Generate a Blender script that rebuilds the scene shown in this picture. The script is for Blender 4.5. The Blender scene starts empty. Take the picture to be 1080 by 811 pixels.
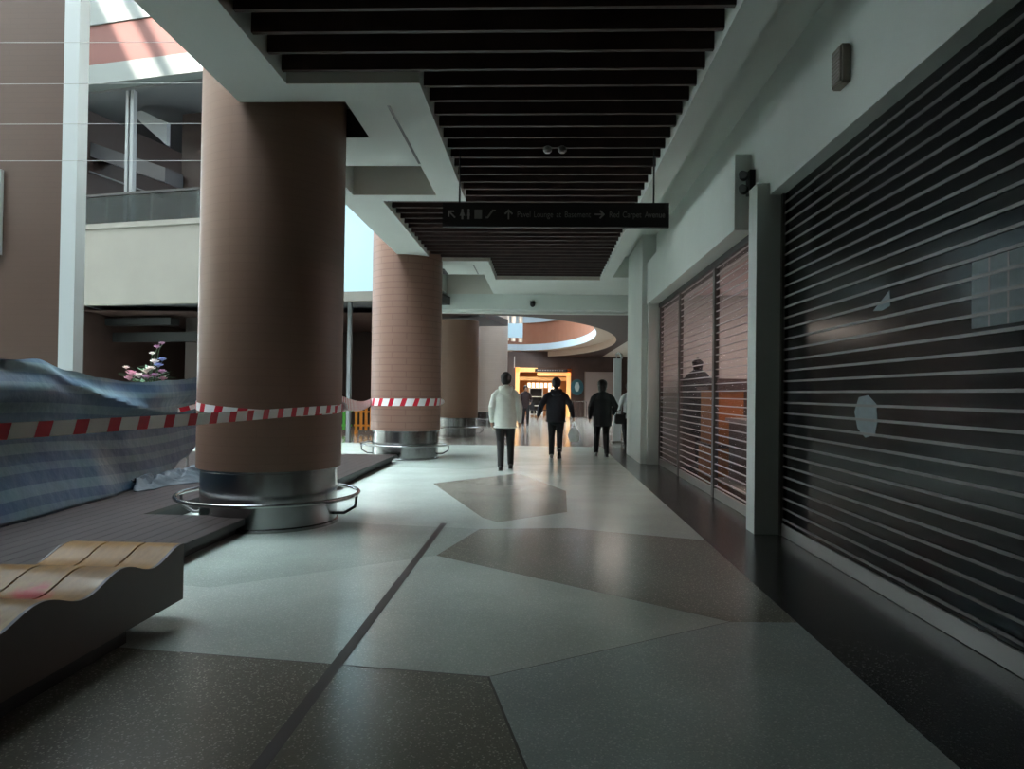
import bpy, bmesh, math, random
from mathutils import Vector, Matrix
random.seed(7)
PI = math.pi
S = bpy.context.scene
COL = S.collection

# ------------------------------------------------------------------ materials
def mat(name, col, rough=.5, metal=0., var=0., scale=8., coat=0., bump=0., spec=.5, emit=None, estr=0.):
    m = bpy.data.materials.new(name); m.use_nodes = True
    nt = m.node_tree; p = nt.nodes['Principled BSDF']
    p.inputs['Base Color'].default_value = (*col, 1)
    p.inputs['Roughness'].default_value = rough
    p.inputs['Metallic'].default_value = metal
    p.inputs['Coat Weight'].default_value = coat
    p.inputs['Coat Roughness'].default_value = .08
    p.inputs['Specular IOR Level'].default_value = spec
    if emit:
        p.inputs['Emission Color'].default_value = (*emit, 1); p.inputs['Emission Strength'].default_value = estr
    if var or bump:
        tc = nt.nodes.new('ShaderNodeTexCoord'); n = nt.nodes.new('ShaderNodeTexNoise')
        n.inputs['Scale'].default_value = scale; n.inputs['Detail'].default_value = 4
        nt.links.new(tc.outputs['Object'], n.inputs['Vector'])
        if var:
            r = nt.nodes.new('ShaderNodeValToRGB')
            r.color_ramp.elements[0].position = .3; r.color_ramp.elements[1].position = .7
            r.color_ramp.elements[0].color = (*[max(0, c*(1-var)) for c in col], 1)
            r.color_ramp.elements[1].color = (*[min(1, c*(1+var)) for c in col], 1)
            nt.links.new(n.outputs['Fac'], r.inputs['Fac']); nt.links.new(r.outputs['Color'], p.inputs['Base Color'])
        if bump:
            b = nt.nodes.new('ShaderNodeBump'); b.inputs['Strength'].default_value = bump; b.inputs['Distance'].default_value = .02
            nt.links.new(n.outputs['Fac'], b.inputs['Height']); nt.links.new(b.outputs['Normal'], p.inputs['Normal'])
    return m

def terrazzo(name, col, chip, rough=.2):
    m = mat(name, col, rough); nt = m.node_tree; p = nt.nodes['Principled BSDF']
    tc = nt.nodes.new('ShaderNodeTexCoord')
    v = nt.nodes.new('ShaderNodeTexVoronoi'); v.inputs['Scale'].default_value = 150
    w = nt.nodes.new('ShaderNodeTexWhiteNoise'); w.noise_dimensions = '3D'
    r = nt.nodes.new('ShaderNodeValToRGB'); r.color_ramp.interpolation = 'LINEAR'
    e = r.color_ramp.elements
    e[0].position = 0; e[0].color = (*[c*.90 for c in col], 1)
    e[1].position = .90; e[1].color = (*[c*1.04 for c in col], 1)
    x = e.new(.97); x.color = (*chip, 1)
    n = nt.nodes.new('ShaderNodeTexNoise'); n.inputs['Scale'].default_value = 1.3; n.inputs['Detail'].default_value = 5
    mx = nt.nodes.new('ShaderNodeMix'); mx.data_type = 'RGBA'; mx.blend_type = 'MULTIPLY'; mx.inputs['Factor'].default_value = .35
    r2 = nt.nodes.new('ShaderNodeValToRGB'); r2.color_ramp.elements[0].position = .35; r2.color_ramp.elements[0].color = (.62, .62, .6, 1); r2.color_ramp.elements[1].position = .65
    L = nt.links.new
    L(tc.outputs['Object'], v.inputs['Vector']); L(v.outputs['Color'], w.inputs['Vector']); L(w.outputs['Value'], r.inputs['Fac'])
    L(tc.outputs['Object'], n.inputs['Vector']); L(n.outputs['Fac'], r2.inputs['Fac'])
    L(r.outputs['Color'], mx.inputs['A']); L(r2.outputs['Color'], mx.inputs['B']); L(mx.outputs['Result'], p.inputs['Base Color'])
    return m

def tiled(name, col, line, scale, bw, bh, rough=.4, mort=.012, coat=0.):
    """small mosaic courses laid in object space (u = angle/along, v = height)"""
    m = mat(name, col, rough, coat=coat); nt = m.node_tree; p = nt.nodes['Principled BSDF']
    uv = nt.nodes.new('ShaderNodeUVMap'); uv.uv_map = 'UVMap'
    b = nt.nodes.new('ShaderNodeTexBrick'); b.inputs['Scale'].default_value = scale
    b.inputs['Brick Width'].default_value = bw; b.inputs['Row Height'].default_value = bh; b.inputs['Mortar Size'].default_value = mort
    b.inputs['Color1'].default_value = (*[c*.98 for c in col], 1); b.inputs['Color2'].default_value = (*[c*1.02 for c in col], 1); b.inputs['Mortar'].default_value = (*line, 1)
    nt.links.new(uv.outputs['UV'], b.inputs['Vector']); nt.links.new(b.outputs['Color'], p.inputs['Base Color'])
    return m

def striped(name, cols, period, skew=0., vscale=0., rough=.5, noise=0.):
    """bands across u (uv in metres); cols = [(start 0..1, colour), ...]"""
    m = mat(name, cols[0][1], rough); nt = m.node_tree; p = nt.nodes['Principled BSDF']; L = nt.links.new
    uv = nt.nodes.new('ShaderNodeUVMap'); uv.uv_map = 'UVMap'
    s = nt.nodes.new('ShaderNodeSeparateXYZ'); L(uv.outputs['UV'], s.inputs['Vector'])
    a = nt.nodes.new('ShaderNodeMath'); a.operation = 'MULTIPLY_ADD'; a.inputs[1].default_value = skew
    L(s.outputs['Y'], a.inputs[0]); L(s.outputs['X'], a.inputs[2])
    d = nt.nodes.new('ShaderNodeMath'); d.operation = 'DIVIDE'; d.inputs[1].default_value = period; L(a.outputs[0], d.inputs[0])
    f = nt.nodes.new('ShaderNodeMath'); f.operation = 'FRACT'; L(d.outputs[0], f.inputs[0])
    r = nt.nodes.new('ShaderNodeValToRGB'); r.color_ramp.interpolation = 'CONSTANT'
    e = r.color_ramp.elements
    e[0].position = cols[0][0]; e[0].color = (*cols[0][1], 1)
    e[1].position = cols[1][0]; e[1].color = (*cols[1][1], 1)
    for st, c in cols[2:]:
        x = e.new(st); x.color = (*c, 1)
    L(f.outputs[0], r.inputs['Fac']); L(r.outputs['Color'], p.inputs['Base Color'])
    return m

def veil(name, tint, col, fac, rough=.12):
    """see-through sheet: part clear, part glossy surface"""
    m = bpy.data.materials.new(name); m.use_nodes = True; nt = m.node_tree
    p = nt.nodes['Principled BSDF']; o = nt.nodes['Material Output']
    p.inputs['Base Color'].default_value = (*col, 1); p.inputs['Roughness'].default_value = rough
    t = nt.nodes.new('ShaderNodeBsdfTransparent'); t.inputs['Color'].default_value = (*tint, 1)
    x = nt.nodes.new('ShaderNodeMixShader'); x.inputs['Fac'].default_value = fac
    nt.links.new(t.outputs[0], x.inputs[1]); nt.links.new(p.outputs[0], x.inputs[2]); nt.links.new(x.outputs[0], o.inputs['Surface'])
    return m

M = {}
M['white'] = mat('painted_plaster', (.60, .63, .60), .7, var=.04, scale=1.2)
M['soffit'] = mat('soffit_plaster', (.60, .62, .59), .75, var=.03, scale=1.)
M['cream'] = mat('warm_plaster', (.60, .56, .50), .7, var=.03, scale=1.)
M['parapet'] = mat('parapet_panel', (.135, .127, .110), .6, var=.04, scale=1.5)
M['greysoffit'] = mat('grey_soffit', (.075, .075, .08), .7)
M['terra'] = terrazzo('terrazzo_light', (.58, .65, .60), (.78, .82, .76))
M['terra_blue'] = terrazzo('terrazzo_blue_grey', (.47, .54, .53), (.68, .74, .72))
M['terra_green'] = terrazzo('terrazzo_green_grey', (.48, .55, .50), (.66, .72, .67))
M['terra_brown'] = terrazzo('terrazzo_brown', (.28, .275, .235), (.60, .58, .50))
M['terra_far'] = terrazzo('terrazzo_far', (.30, .28, .25), (.45, .42, .38), .14)
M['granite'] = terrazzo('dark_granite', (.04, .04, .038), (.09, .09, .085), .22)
M['joint'] = mat('joint_strip', (.06, .05, .045), .45)
M['slat'] = mat('dark_timber_slat', (.040, .021, .018), .55, var=.3, scale=5)
M['dimplaster'] = mat('grey_brown_plaster', (.10, .09, .08), .8)
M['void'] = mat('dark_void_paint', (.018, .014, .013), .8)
M['brown'] = mat('dark_brown_panel', (.06, .036, .030), .5, var=.15, scale=2)
M['redbrown'] = mat('red_brown_panel', (.10, .035, .026), .55)
M['pillar'] = tiled('mosaic_pillar', (.195, .112, .078), (.178, .101, .070), 1.0, .60, .085, .5, .004, coat=.03)
M['pillar_lit_courses'] = tiled('mosaic_pillar_lit_courses', (.21, .115, .085), (.165, .088, .064), 1.0, .60, .13, .5, .010)  # pinker tone and stronger courses stand in for a pink reflection
M['pale_pillar'] = tiled('pale_mosaic', (.34, .285, .25), (.30, .25, .22), 1.0, .6, .085, .4, .004)
M['pier'] = tiled('mosaic_pier', (.055, .033, .025), (.049, .029, .022), 1.0, .6, .085, .38, .004, coat=.2)
M['steel'] = mat('brushed_steel', (.30, .30, .30), .2, 1., var=.08, scale=3)
M['steel_dark'] = mat('dark_steel', (.12, .12, .12), .35, .8)
M['black'] = mat('black_plastic', (.012, .012, .013), .4)
M['black_matte'] = mat('black_board', (.014, .010, .010), .55)
M['grey_ink'] = mat('grey_lettering', (.34, .32, .31), .5)
M['grey_ink_dim'] = mat('faded_lettering', (.27, .255, .245), .5)
M['alu'] = mat('aluminium', (.34, .33, .31), .4, .6)
M['cable'] = mat('dull_cable', (.20, .20, .19), .5)
M['pink_bar'] = mat('pinkish_shutter_bar', (.46, .41, .41), .45)
M['alu_dark'] = mat('dull_aluminium', (.14, .132, .125), .45, .3)
M['pale_frame'] = mat('pale_painted_frame', (.30, .325, .325), .5)
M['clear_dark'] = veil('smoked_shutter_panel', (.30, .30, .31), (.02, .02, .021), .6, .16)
M['clear_pink'] = veil('clear_shutter_panel', (.95, .92, .92), (.24, .19, .20), .13, .22)
M['glass'] = veil('tinted_glass', (.62, .68, .68), (.03, .035, .035), .35, .05)
M['deck'] = mat('deck_board', (.022, .0135, .012), .45, var=.25, scale=3, coat=.06, spec=.3)
M['riser'] = mat('black_riser', (.004, .004, .004), .6)
M['bench_side'] = mat('bench_side_panel', (.046, .030, .021), .5, var=.12, scale=3)
M['flower_pink'] = mat('pink_petal', (.55, .25, .33), .6)
M['flower_white'] = mat('white_petal', (.75, .66, .62), .6)
M['flower_blue'] = mat('blue_petal', (.20, .25, .48), .6)
M['flower_mauve'] = mat('mauve_petal', (.35, .17, .28), .6)
M['leaf'] = mat('leaf', (.05, .12, .05), .5)
M['skin'] = mat('skin', (.34, .19, .13), .5)
M['hair'] = mat('black_hair', (.010, .008, .008), .45)
M['hoodie'] = mat('cream_hoodie_cloth', (.72, .76, .70), .8, var=.06, scale=9, bump=.3)
M['blackcloth'] = mat('black_cloth', (.010, .010, .013), .75, var=.2, scale=9, bump=.2)
M['navycloth'] = mat('navy_black_cloth', (.012, .014, .022), .75, var=.2, scale=9, bump=.2)
M['trouser'] = mat('black_trouser_cloth', (.011, .011, .012), .75, bump=.2, scale=10)
M['jean'] = mat('dark_denim', (.010, .011, .016), .75, bump=.2, scale=10)
M['whitecloth'] = mat('white_shirt_cloth', (.72, .76, .78), .8, bump=.2, scale=9)
M['shoe'] = mat('black_shoe', (.012, .012, .012), .4)
M['shoe_pale'] = mat('pale_shoe', (.45, .46, .45), .5)
M['sock'] = mat('white_sock', (.6, .62, .6), .8)
M['bag'] = mat('white_plastic_bag', (.80, .88, .92), .35, var=.1, scale=12, bump=.5)
M['eye'] = mat('dark_eye', (.02, .015, .01), .2)
M['orange'] = mat('orange_tan_wall', (.25, .105, .062), .6, var=.06, scale=1.5)
M['upper_red'] = mat('upper_brick_red', (.075, .023, .017), .7, var=.05, scale=1.)
M['band'] = mat('pale_blue_band', (.40, .50, .56), .5)
M['bluebox'] = mat('pale_blue_banner', (.50, .70, .82), .6)
M['beige'] = mat('beige_rim', (.52, .42, .33), .6)
M['green'] = mat('green_plastic', (.10, .50, .06), .4)
M['amber'] = mat('orange_plastic', (.80, .30, .03), .4)
M['yellowgreen'] = mat('yellow_green_plastic', (.42, .45, .08), .4)
M['shop_frame'] = mat('shopfront_lightbox', (.8, .5, .2), .4, emit=(1, .50, .16), estr=.6)
M['shop_lamp'] = mat('menu_light', (.9, .8, .6), .4, emit=(1, .82, .58), estr=1.6)
M['shop_wall'] = mat('shop_wall', (.50, .25, .10), .6)
M['shelf'] = mat('pale_shelving', (.55, .50, .42), .5)
M['sign_teal'] = mat('teal_sign', (.02, .10, .13), .4)
M['sign_pale'] = mat('pale_sign', (.45, .60, .62), .4)
M['hoarding'] = mat('pale_hoarding', (.34, .30, .29), .7)
M['paper'] = mat('dull_paper_and_reflection', (.15, .185, .195), .7, var=.08, scale=20)
M['beigebox'] = mat('beige_plastic', (.22, .18, .15), .5)
M['shop_pink'] = mat('pale_pink_wall', (.62, .50, .48), .7, var=.1, scale=1.5)
M['tapecol'] = striped('hazard_tape', [(0, (.88, .88, .88)), (.62, (.58, .012, .035))], .26, -.35, rough=.35)

# ------------------------------------------------------------------ mesh helpers
def B(): return bmesh.new()
def setp(o, label=None, cat=None, group=None, kind=None):
    for k, v in (('label', label), ('category', cat), ('group', group), ('kind', kind)):
        if v: o[k] = v
    return o
def ob(name, bm, mats, parent=None, smooth=False, loc=None):
    me = bpy.data.meshes.new(name)
    bmesh.ops.recalc_face_normals(bm, faces=bm.faces)
    bm.to_mesh(me); bm.free()
    for m in (mats if isinstance(mats, (list, tuple)) else [mats]): me.materials.append(m)
    if smooth:
        for p in me.polygons: p.use_smooth = True
        try: me.set_sharp_from_angle(angle=math.radians(40))
        except Exception: pass
    o = bpy.data.objects.new(name, me); COL.objects.link(o)
    if loc: o.location = loc
    if parent: o.parent = parent
    return o
def thing(name, loc, label, cat, group=None, rz=0):
    o = bpy.data.objects.new(name, None); COL.objects.link(o)
    o.location = loc; o.rotation_euler = (0, 0, rz); o.empty_display_size = .2
    return setp(o, label, cat, group, 'thing')
def struct(name, bm, mats, smooth=False):
    o = ob(name, bm, mats, None, smooth); o['kind'] = 'structure'; return o
def box(bm, x0, y0, z0, x1, y1, z1, mi=0, mx=None):
    vs = [Vector((x, y, z)) for z in (z0, z1) for y in (y0, y1) for x in (x0, x1)]
    if mx: vs = [mx @ v for v in vs]
    v = [bm.verts.new(p) for p in vs]
    for q in ((0, 2, 3, 1), (4, 5, 7, 6), (0, 1, 5, 4), (2, 6, 7, 3), (0, 4, 6, 2), (1, 3, 7, 5)):
        f = bm.faces.new([v[i] for i in q]); f.material_index = mi
def prism(bm, pts, z0, z1, mi=0, mx=None):
    """polygon (x,y) extruded in z"""
    a = [Vector((x, y, z0)) for x, y in pts]; b = [Vector((x, y, z1)) for x, y in pts]
    if mx: a = [mx @ p for p in a]; b = [mx @ p for p in b]
    a = [bm.verts.new(p) for p in a]; b = [bm.verts.new(p) for p in b]
    n = len(a)
    fs = [bm.faces.new(a[::-1]), bm.faces.new(b)] + [bm.faces.new((a[i], a[(i+1) % n], b[(i+1) % n], b[i])) for i in range(n)]
    for f in fs: f.material_index = mi
def lathe(bm, prof, cx=0, cy=0, seg=64, uvm=None, a0=0, mi=0, cap=True):
    """profile [(r,z)...]; uvm radius -> writes a UV map in metres"""
    uvl = bm.loops.layers.uv.get('UVMap') or bm.loops.layers.uv.new('UVMap')
    R = []
    for r, z in prof:
        R.append([bm.verts.new((cx+r*math.cos(a0+2*PI*k/seg), cy+r*math.sin(a0+2*PI*k/seg), z)) for k in range(seg)])
    for i in range(len(R)-1):
        for k in range(seg):
            f = bm.faces.new((R[i][k], R[i][(k+1) % seg], R[i+1][(k+1) % seg], R[i+1][k])); f.material_index = mi
            if uvm:
                for l, (kk, z) in zip(f.loops, ((k, prof[i][1]), (k+1, prof[i][1]), (k+1, prof[i+1][1]), (k, prof[i+1][1]))):
                    l[uvl].uv = (kk/seg*2*PI*uvm, z)
    if cap:
        if prof[0][0] > 1e-4: f = bm.faces.new(R[0][::-1]); f.material_index = mi
        if prof[-1][0] > 1e-4: f = bm.faces.new(R[-1]); f.material_index = mi
def tube(bm, pts, r, seg=10, closed=False, mi=0):
    pts = [Vector(p) for p in pts]; n = len(pts); R = []
    rs = r if isinstance(r, (list, tuple)) else [r]*n
    for i, p in enumerate(pts):
        if closed: d = pts[(i+1) % n]-pts[i-1]
        else: d = pts[min(i+1, n-1)]-pts[max(i-1, 0)]
        d.normalize()
        u = d.cross(Vector((0, 0, 1)))
        if u.length < 1e-3: u = d.cross(Vector((0, 1, 0)))
        u.normalize(); w = d.cross(u)
        R.append([bm.verts.new(p+rs[i]*(u*math.cos(2*PI*k/seg)+w*math.sin(2*PI*k/seg))) for k in range(seg)])
    for i in range(n if closed else n-1):
        j = (i+1) % n
        for k in range(seg):
            f = bm.faces.new((R[i][k], R[i][(k+1) % seg], R[j][(k+1) % seg], R[j][k])); f.material_index = mi
    if not closed:
        bm.faces.new(R[0][::-1]).material_index = mi; bm.faces.new(R[-1]).material_index = mi
def ball(bm, c, r, seg=12, mx=None, mi=0):
    """ellipsoid, r = (rx,ry,rz)"""
    r = r if isinstance(r, (list, tuple)) else (r, r, r)
    m = Matrix.Translation(Vector(c)) @ (mx or Matrix()) @ Matrix.Diagonal((*r, 1))
    g = bmesh.ops.create_uvsphere(bm, u_segments=seg, v_segments=max(6, seg*2//3), radius=1, matrix=m)
    for v in g['verts']:
        for f in v.link_faces: f.material_index = mi
def taper(bm, pts, radii, seg=14, cap=1.):
    """rounded tapering limb with closed hemispherical ends; radii are numbers or (rx, ry) pairs"""
    pts = [Vector(p) for p in pts]
    P = []; Q = []
    rr = [r if isinstance(r, tuple) else (r, r) for r in radii]
    d0 = (pts[0]-pts[1]).normalized(); d1 = (pts[-1]-pts[-2]).normalized()
    for t, s in ((.95, .3), (.7, .7), (.35, .93)):
        P.append(pts[0]+d0*t*cap*min(rr[0])); Q.append((rr[0][0]*s, rr[0][1]*s))
    P += pts; Q += rr
    for t, s in ((.35, .93), (.7, .7), (.95, .3)):
        P.append(pts[-1]+d1*t*min(rr[-1])); Q.append((rr[-1][0]*s, rr[-1][1]*s))
    R = []
    for i, p in enumerate(P):
        d = (P[min(i+1, len(P)-1)]-P[max(i-1, 0)]).normalized()
        u = Vector((1, 0, 0)) - d*d.x
        if u.length < .3: u = Vector((0, 1, 0)) - d*d.y
        u.normalize(); w = d.cross(u)
        R.append([bm.verts.new(p+u*Q[i][0]*math.cos(2*PI*k/seg)+w*Q[i][1]*math.sin(2*PI*k/seg)) for k in range(seg)])
    for i in range(len(R)-1):
        for k in range(seg): bm.faces.new((R[i][k], R[i][(k+1) % seg], R[i+1][(k+1) % seg], R[i+1][k]))
    bm.faces.new(R[0][::-1]); bm.faces.new(R[-1])
def fuse(name, bm, voxel, m, parent, it=3):
    """unite overlapping closed pieces into one continuous skin"""
    bmesh.ops.recalc_face_normals(bm, faces=bm.faces)
    me = bpy.data.meshes.new(name+'_raw'); bm.to_mesh(me); bm.free()
    t = bpy.data.objects.new('raw', me); COL.objects.link(t)
    r = t.modifiers.new('r', 'REMESH'); r.mode = 'VOXEL'; r.voxel_size = voxel
    s = t.modifiers.new('s', 'SMOOTH'); s.iterations = it; s.factor = .5
    dg = bpy.context.evaluated_depsgraph_get()
    out = bpy.data.meshes.new_from_object(t.evaluated_get(dg))
    bpy.data.objects.remove(t); bpy.data.meshes.remove(me)
    out.name = name; out.materials.clear(); out.materials.append(m)
    for p in out.polygons: p.use_smooth = True
    o = bpy.data.objects.new(name, out); COL.objects.link(o); o.parent = parent
    return o

# ------------------------------------------------------------------ setting: floor
b = B()
box(b, -21, -13.2, -.2, 9, 49, 0, 0)
def inlay(pts, mi, h=.0012):
    z = [b.verts.new((x, y, h)) for x, y in pts]
    f = b.faces.new(z); f.normal_update()
    if f.normal.z < 0: f.normal_flip()
    f.material_index = mi
inlay([(-2.95, 3.86), (-1.903, 3.719), (-.246, 3.515), (-.041, 2.669), (.15, 1.4), (.3, -.5), (-2.95, -.5)], 1)
inlay([(-.246, 3.515), (1.183, 4.479), (1.6, 4.5), (1.6, -2), (.35, -2), (.3, -.5), (.15, 1.4), (-.041, 2.669)], 2)
inlay([(-.888, 6.079), (1.183, 4.479), (1.6, 4.5), (1.6, 6.97), (.299, 7.46), (-.62, 7.304)], 1)
inlay([(-1.645, 10.85), (-.647, 7.97), (-.459, 7.70), (.315, 8.47), (.365, 10.28), (-.39, 12.48)], 1)
inlay([(-.888, 6.079), (-.62, 7.304), (-1.905, 7.48), (-2.95, 7.6), (-2.95, 5.05), (-2.317, 4.94)], 3)
inlay([(-2.95, 13.2), (-1.19, 12.9), (-.3, 13.9), (1.6, 14.4), (1.6, 19), (-2.95, 19)], 3)
inlay([(-13, 19), (8, 19), (8, 48.5), (-13, 48.5)], 4)
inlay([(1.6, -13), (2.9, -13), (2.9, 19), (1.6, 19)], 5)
def groove(p, q, w, mi=6, h=.0022):
    p, q = Vector((*p, 0)), Vector((*q, 0)); n = (q-p).normalized().cross(Vector((0, 0, 1)))*w/2
    inlay([(v.x, v.y) for v in (p-n, q-n, q+n, p+n)], mi, h)
groove((-1.03, -.5), (-1.03, 7.58), .062)
groove((-.246, 3.515), (-.041, 2.669), .012); groove((-.041, 2.669), (.15, 1.4), .012); groove((-1.903, 3.719), (-.246, 3.515), .008)
groove((-.246, 3.515), (1.183, 4.479), .006); groove((-.888, 6.079), (1.183, 4.479), .006); groove((-1.645, 10.85), (-.39, 12.48), .012)
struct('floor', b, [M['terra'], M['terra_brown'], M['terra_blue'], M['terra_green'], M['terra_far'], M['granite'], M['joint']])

# ------------------------------------------------------------------ setting: ceiling over the walkway
ZS, ZR = 4.19, 4.62
b = B()
def cb(x0, y0, x1, y1, z0=ZS, z1=4.75, mi=0): box(b, x0, y0, z0, x1, y1, z1, mi)
XL, XI, XN, XR = -2.97, -2.36, -1.14, 1.385
cb(1.385, -13, 1.65, 20)                                   # band beside the cove
cb(XL, -13, XI, 6.36)                                      # edge band, near
cb(XL, 6.36, XN, 6.75); cb(-1.93, 6.75, XN, 7.72); cb(XL, 7.72, XN, 8.69)          # soffit round the pillar void
cb(XL, 8.69, -2.72, 10.0); cb(-1.53, 8.69, XN, 10.0); cb(XL, 10.0, XN, 10.3)       # and round the hatch
box(b, -2.72, 9.98, ZS+.001, -1.53, 10.001, 4.75, 1); box(b, XL, 6.75, 4.5, -1.93, 7.72, 4.75, 2); box(b, XL, 7.70, ZS+.001, -1.93, 7.721, 4.5, 2)
cb(XL, 15.0, -1.17, 16.7); cb(XL, 16.7, -2.72, 20); cb(-1.40, 16.7, -1.17, 17.45); cb(-1.40, 17.45, 1.385, 20); cb(1.65, 17.0, 3.2, 20)
box(b, -2.72, 19.98, ZS+.001, -1.40, 20.001, 4.75, 1)
cb(XL, 10.3, XI, 15.0)                                     # edge band between the pillars
box(b, 1.65, -13, 4.68, 2.95, 20, 4.75)                    # cove ceiling
box(b, -2.97, -13, 4.75, 7.2, 20, 4.9, 2)                  # slab above
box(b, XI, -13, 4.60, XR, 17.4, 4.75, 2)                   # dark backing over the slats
struct('ceiling', b, [M['soffit'], M['cream'], M['void']])

# timber slats, one object per run
yy = 7.238-.3335*60
b = B()
while yy < 17.3:
    if yy > -3:
        wide = yy < 6.30 or 10.36 < yy < 14.95
        box(b, (XI if wide else XN)+.003, yy-.022, 4.255, XR-.003, yy+.022, 4.46)
    yy += .3335
struct('trim_ceiling_slats', b, M['slat'])
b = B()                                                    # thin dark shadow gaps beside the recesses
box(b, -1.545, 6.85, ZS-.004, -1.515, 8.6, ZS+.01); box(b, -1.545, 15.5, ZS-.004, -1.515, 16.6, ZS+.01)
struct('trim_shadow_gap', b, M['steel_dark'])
b = B(); box(b, XI, 6.345, ZS-.001, XN, 6.359, 4.58); box(b, XI, 14.985, ZS-.001, XN, 14.999, 4.58); box(b, XN, 17.40, ZS-.001, XR, 17.449, 4.6)
struct('trim_slat_border', b, M['cream'])

# beam across the end of the walkway
b = B(); box(b, -3.1, 20.0, 3.76, 3.2, 20.55, 4.9); box(b, -3.1, 20.4, 3.695, 8, 20.62, 4.9)
struct('trim_beam', b, M['white'])

# right side: fascias, pilaster, end wall
b = B()
box(b, 2.30, -13, 3.46, 2.75, 8.0, 4.75)
box(b, 2.12, 8.0, 3.25, 2.75, 14.62, 4.10)
box(b, 2.30, 8.0, 4.10, 2.75, 14.62, 4.75)
box(b, 2.17, 7.34, 0, 2.75, 7.62, 3.58)
box(b, 2.02, 14.62, 0, 5.2, 17.0, 4.75)
box(b, 2.14, 14.50, 0, 2.75, 14.62, 3.3)
struct('wall_right', b, M['white'])
b = B()
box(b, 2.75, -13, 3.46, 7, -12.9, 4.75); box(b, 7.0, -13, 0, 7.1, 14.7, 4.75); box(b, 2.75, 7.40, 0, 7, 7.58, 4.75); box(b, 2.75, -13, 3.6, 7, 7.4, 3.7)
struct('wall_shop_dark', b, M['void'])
b = B()
box(b, 6.2, 7.6, 0, 6.3, 14.62, 3.5); box(b, 2.75, 7.59, 3.45, 6.3, 14.62, 3.55)
struct('wall_shop_pink', b, M['shop_pink'])
b = B(); box(b, 6.1, 7.6, 0, 6.2, 14.62, 1.25)
box(b, 2.8, 14.5, 0, 6.1, 14.6, 1.75)
struct('trim_shop_wainscot', b, M['brown'])
b = B(); box(b, -3.1, -13.2, 0, 7.1, -13, 4.9); box(b, -3.1, -13, 0, -2.97, -5, 4.9)
struct('wall_rear', b, M['dimplaster'])

# atrium shell
b = B()
box(b, -2.97, -5, 4.75, -2.85, 18.3, 24); box(b, -20.2, -5, 0, -20, 22, 24)
struct('wall_atrium', b, M['cream'])
b = B(); box(b, -20.2, -5.2, 0, -2.97, -5, 24); struct('wall_atrium_south', b, M['dimplaster'])
b = B(); box(b, -20, -5, 5.0, -2.97, 5.7, 5.4)
struct('ceiling_sky_blocker', b, M['dimplaster'])  # unseen slab added to keep skylight off the near floor
b = B()
for x in (-19.05, -15.6, -12.0, -8.4, -5.0): box(b, x, -5, 23.7, x+.28, 21.5, 24)
struct('trim_shadow_beams', b, M['pale_frame'])  # unseen beams added to cast a stripe of shadow on the upper wall
# pier on the far left
b = B()
uvl = b.loops.layers.uv.new('UVMap')
box(b, -9.7, 11.0, 0, -7.70, 11.3, 24)
for f in b.faces:
    for l in f.loops: l[uvl].uv = (l.vert.co.x+l.vert.co.y, l.vert.co.z)
struct('wall_left', b, M['pier'])
b = B(); box(b, -7.685, 10.97, 0, -7.44, 11.22, 24)
struct('trim_left_edge', b, M['pale_frame'])

# facade across the atrium, in its own frame (u along, v back, z)
A0 = Vector((-15.0, 20.95, 0)); A1 = Vector((-3.0, 18.3, 0))
ux = (A1-A0).normalized(); vy = Vector((0, 0, 1)).cross(ux)
FM = Matrix(((ux.x, vy.x, 0, A0.x), (ux.y, vy.y, 0, A0.y), (0, 0, 1, 0), (0, 0, 0, 1)))
FL = (A1-A0).length
b = B(); box(b, -.0, 0, 3.85, 6.6, .25, 6.12, 0, FM); box(b, 0, -.05, 6.12, 6.6, .3, 6.27, 0, FM)
struct('wall_parapet', b, M['parapet'])
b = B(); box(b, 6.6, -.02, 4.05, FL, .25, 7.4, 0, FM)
struct('wall_parapet_lit', b, mat('parapet_skylight_tint', (.32, .45, .51), .5))  # same parapet, coloured paler and bluer where skylight brightens it
b = B(); box(b, 6.6, -.06, 3.8, FL, .25, 4.05, 0, FM)
struct('trim_parapet_lit_edge', b, M['parapet'])
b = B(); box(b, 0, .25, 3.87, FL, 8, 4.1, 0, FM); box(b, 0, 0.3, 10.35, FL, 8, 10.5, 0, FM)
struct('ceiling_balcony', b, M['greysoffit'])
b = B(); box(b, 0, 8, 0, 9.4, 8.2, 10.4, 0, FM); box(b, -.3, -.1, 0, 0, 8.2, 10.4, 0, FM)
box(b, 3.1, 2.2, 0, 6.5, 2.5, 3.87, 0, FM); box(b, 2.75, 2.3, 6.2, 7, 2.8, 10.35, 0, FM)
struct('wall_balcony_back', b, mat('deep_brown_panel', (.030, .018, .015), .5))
b = B(); box(b, -5, -.12, 10.42, FL, .3, 11.0, 0, FM); box(b, -5, -.05, 12.25, FL, .25, 13.0, 0, FM); box(b, -5, -.05, 16.4, FL, .25, 17.0, 0, FM)
struct('trim_floor_bands', b, mat('pale_band', (.095, .105, .100), .6))
b = B(); box(b, -5, 0, 11.0, FL, .25, 12.25, 0, FM); box(b, -5, 0, 17, FL, .25, 24, 0, FM)
struct('wall_upper_red', b, M['upper_red'])
b = B(); box(b, -5, .12, 13.0, FL, .2, 16.4, 0, FM)
w = struct('window_1', b, mat('blue_glazing', (.10, .22, .34), .08))
b = B()
for i in range(9): box(b, -4.8+i*2.0, 0, 13.0, -4.66+i*2.0, .12, 16.4, 0, FM)
ob('window_frame', b, M['pale_frame'], w)
M['dimmetal'] = mat('dim_grey_metal', (.035, .035, .038), .5)
M['balcony_pale'] = mat('dim_painted_metal', (.13, .14, .145), .5)
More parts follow.
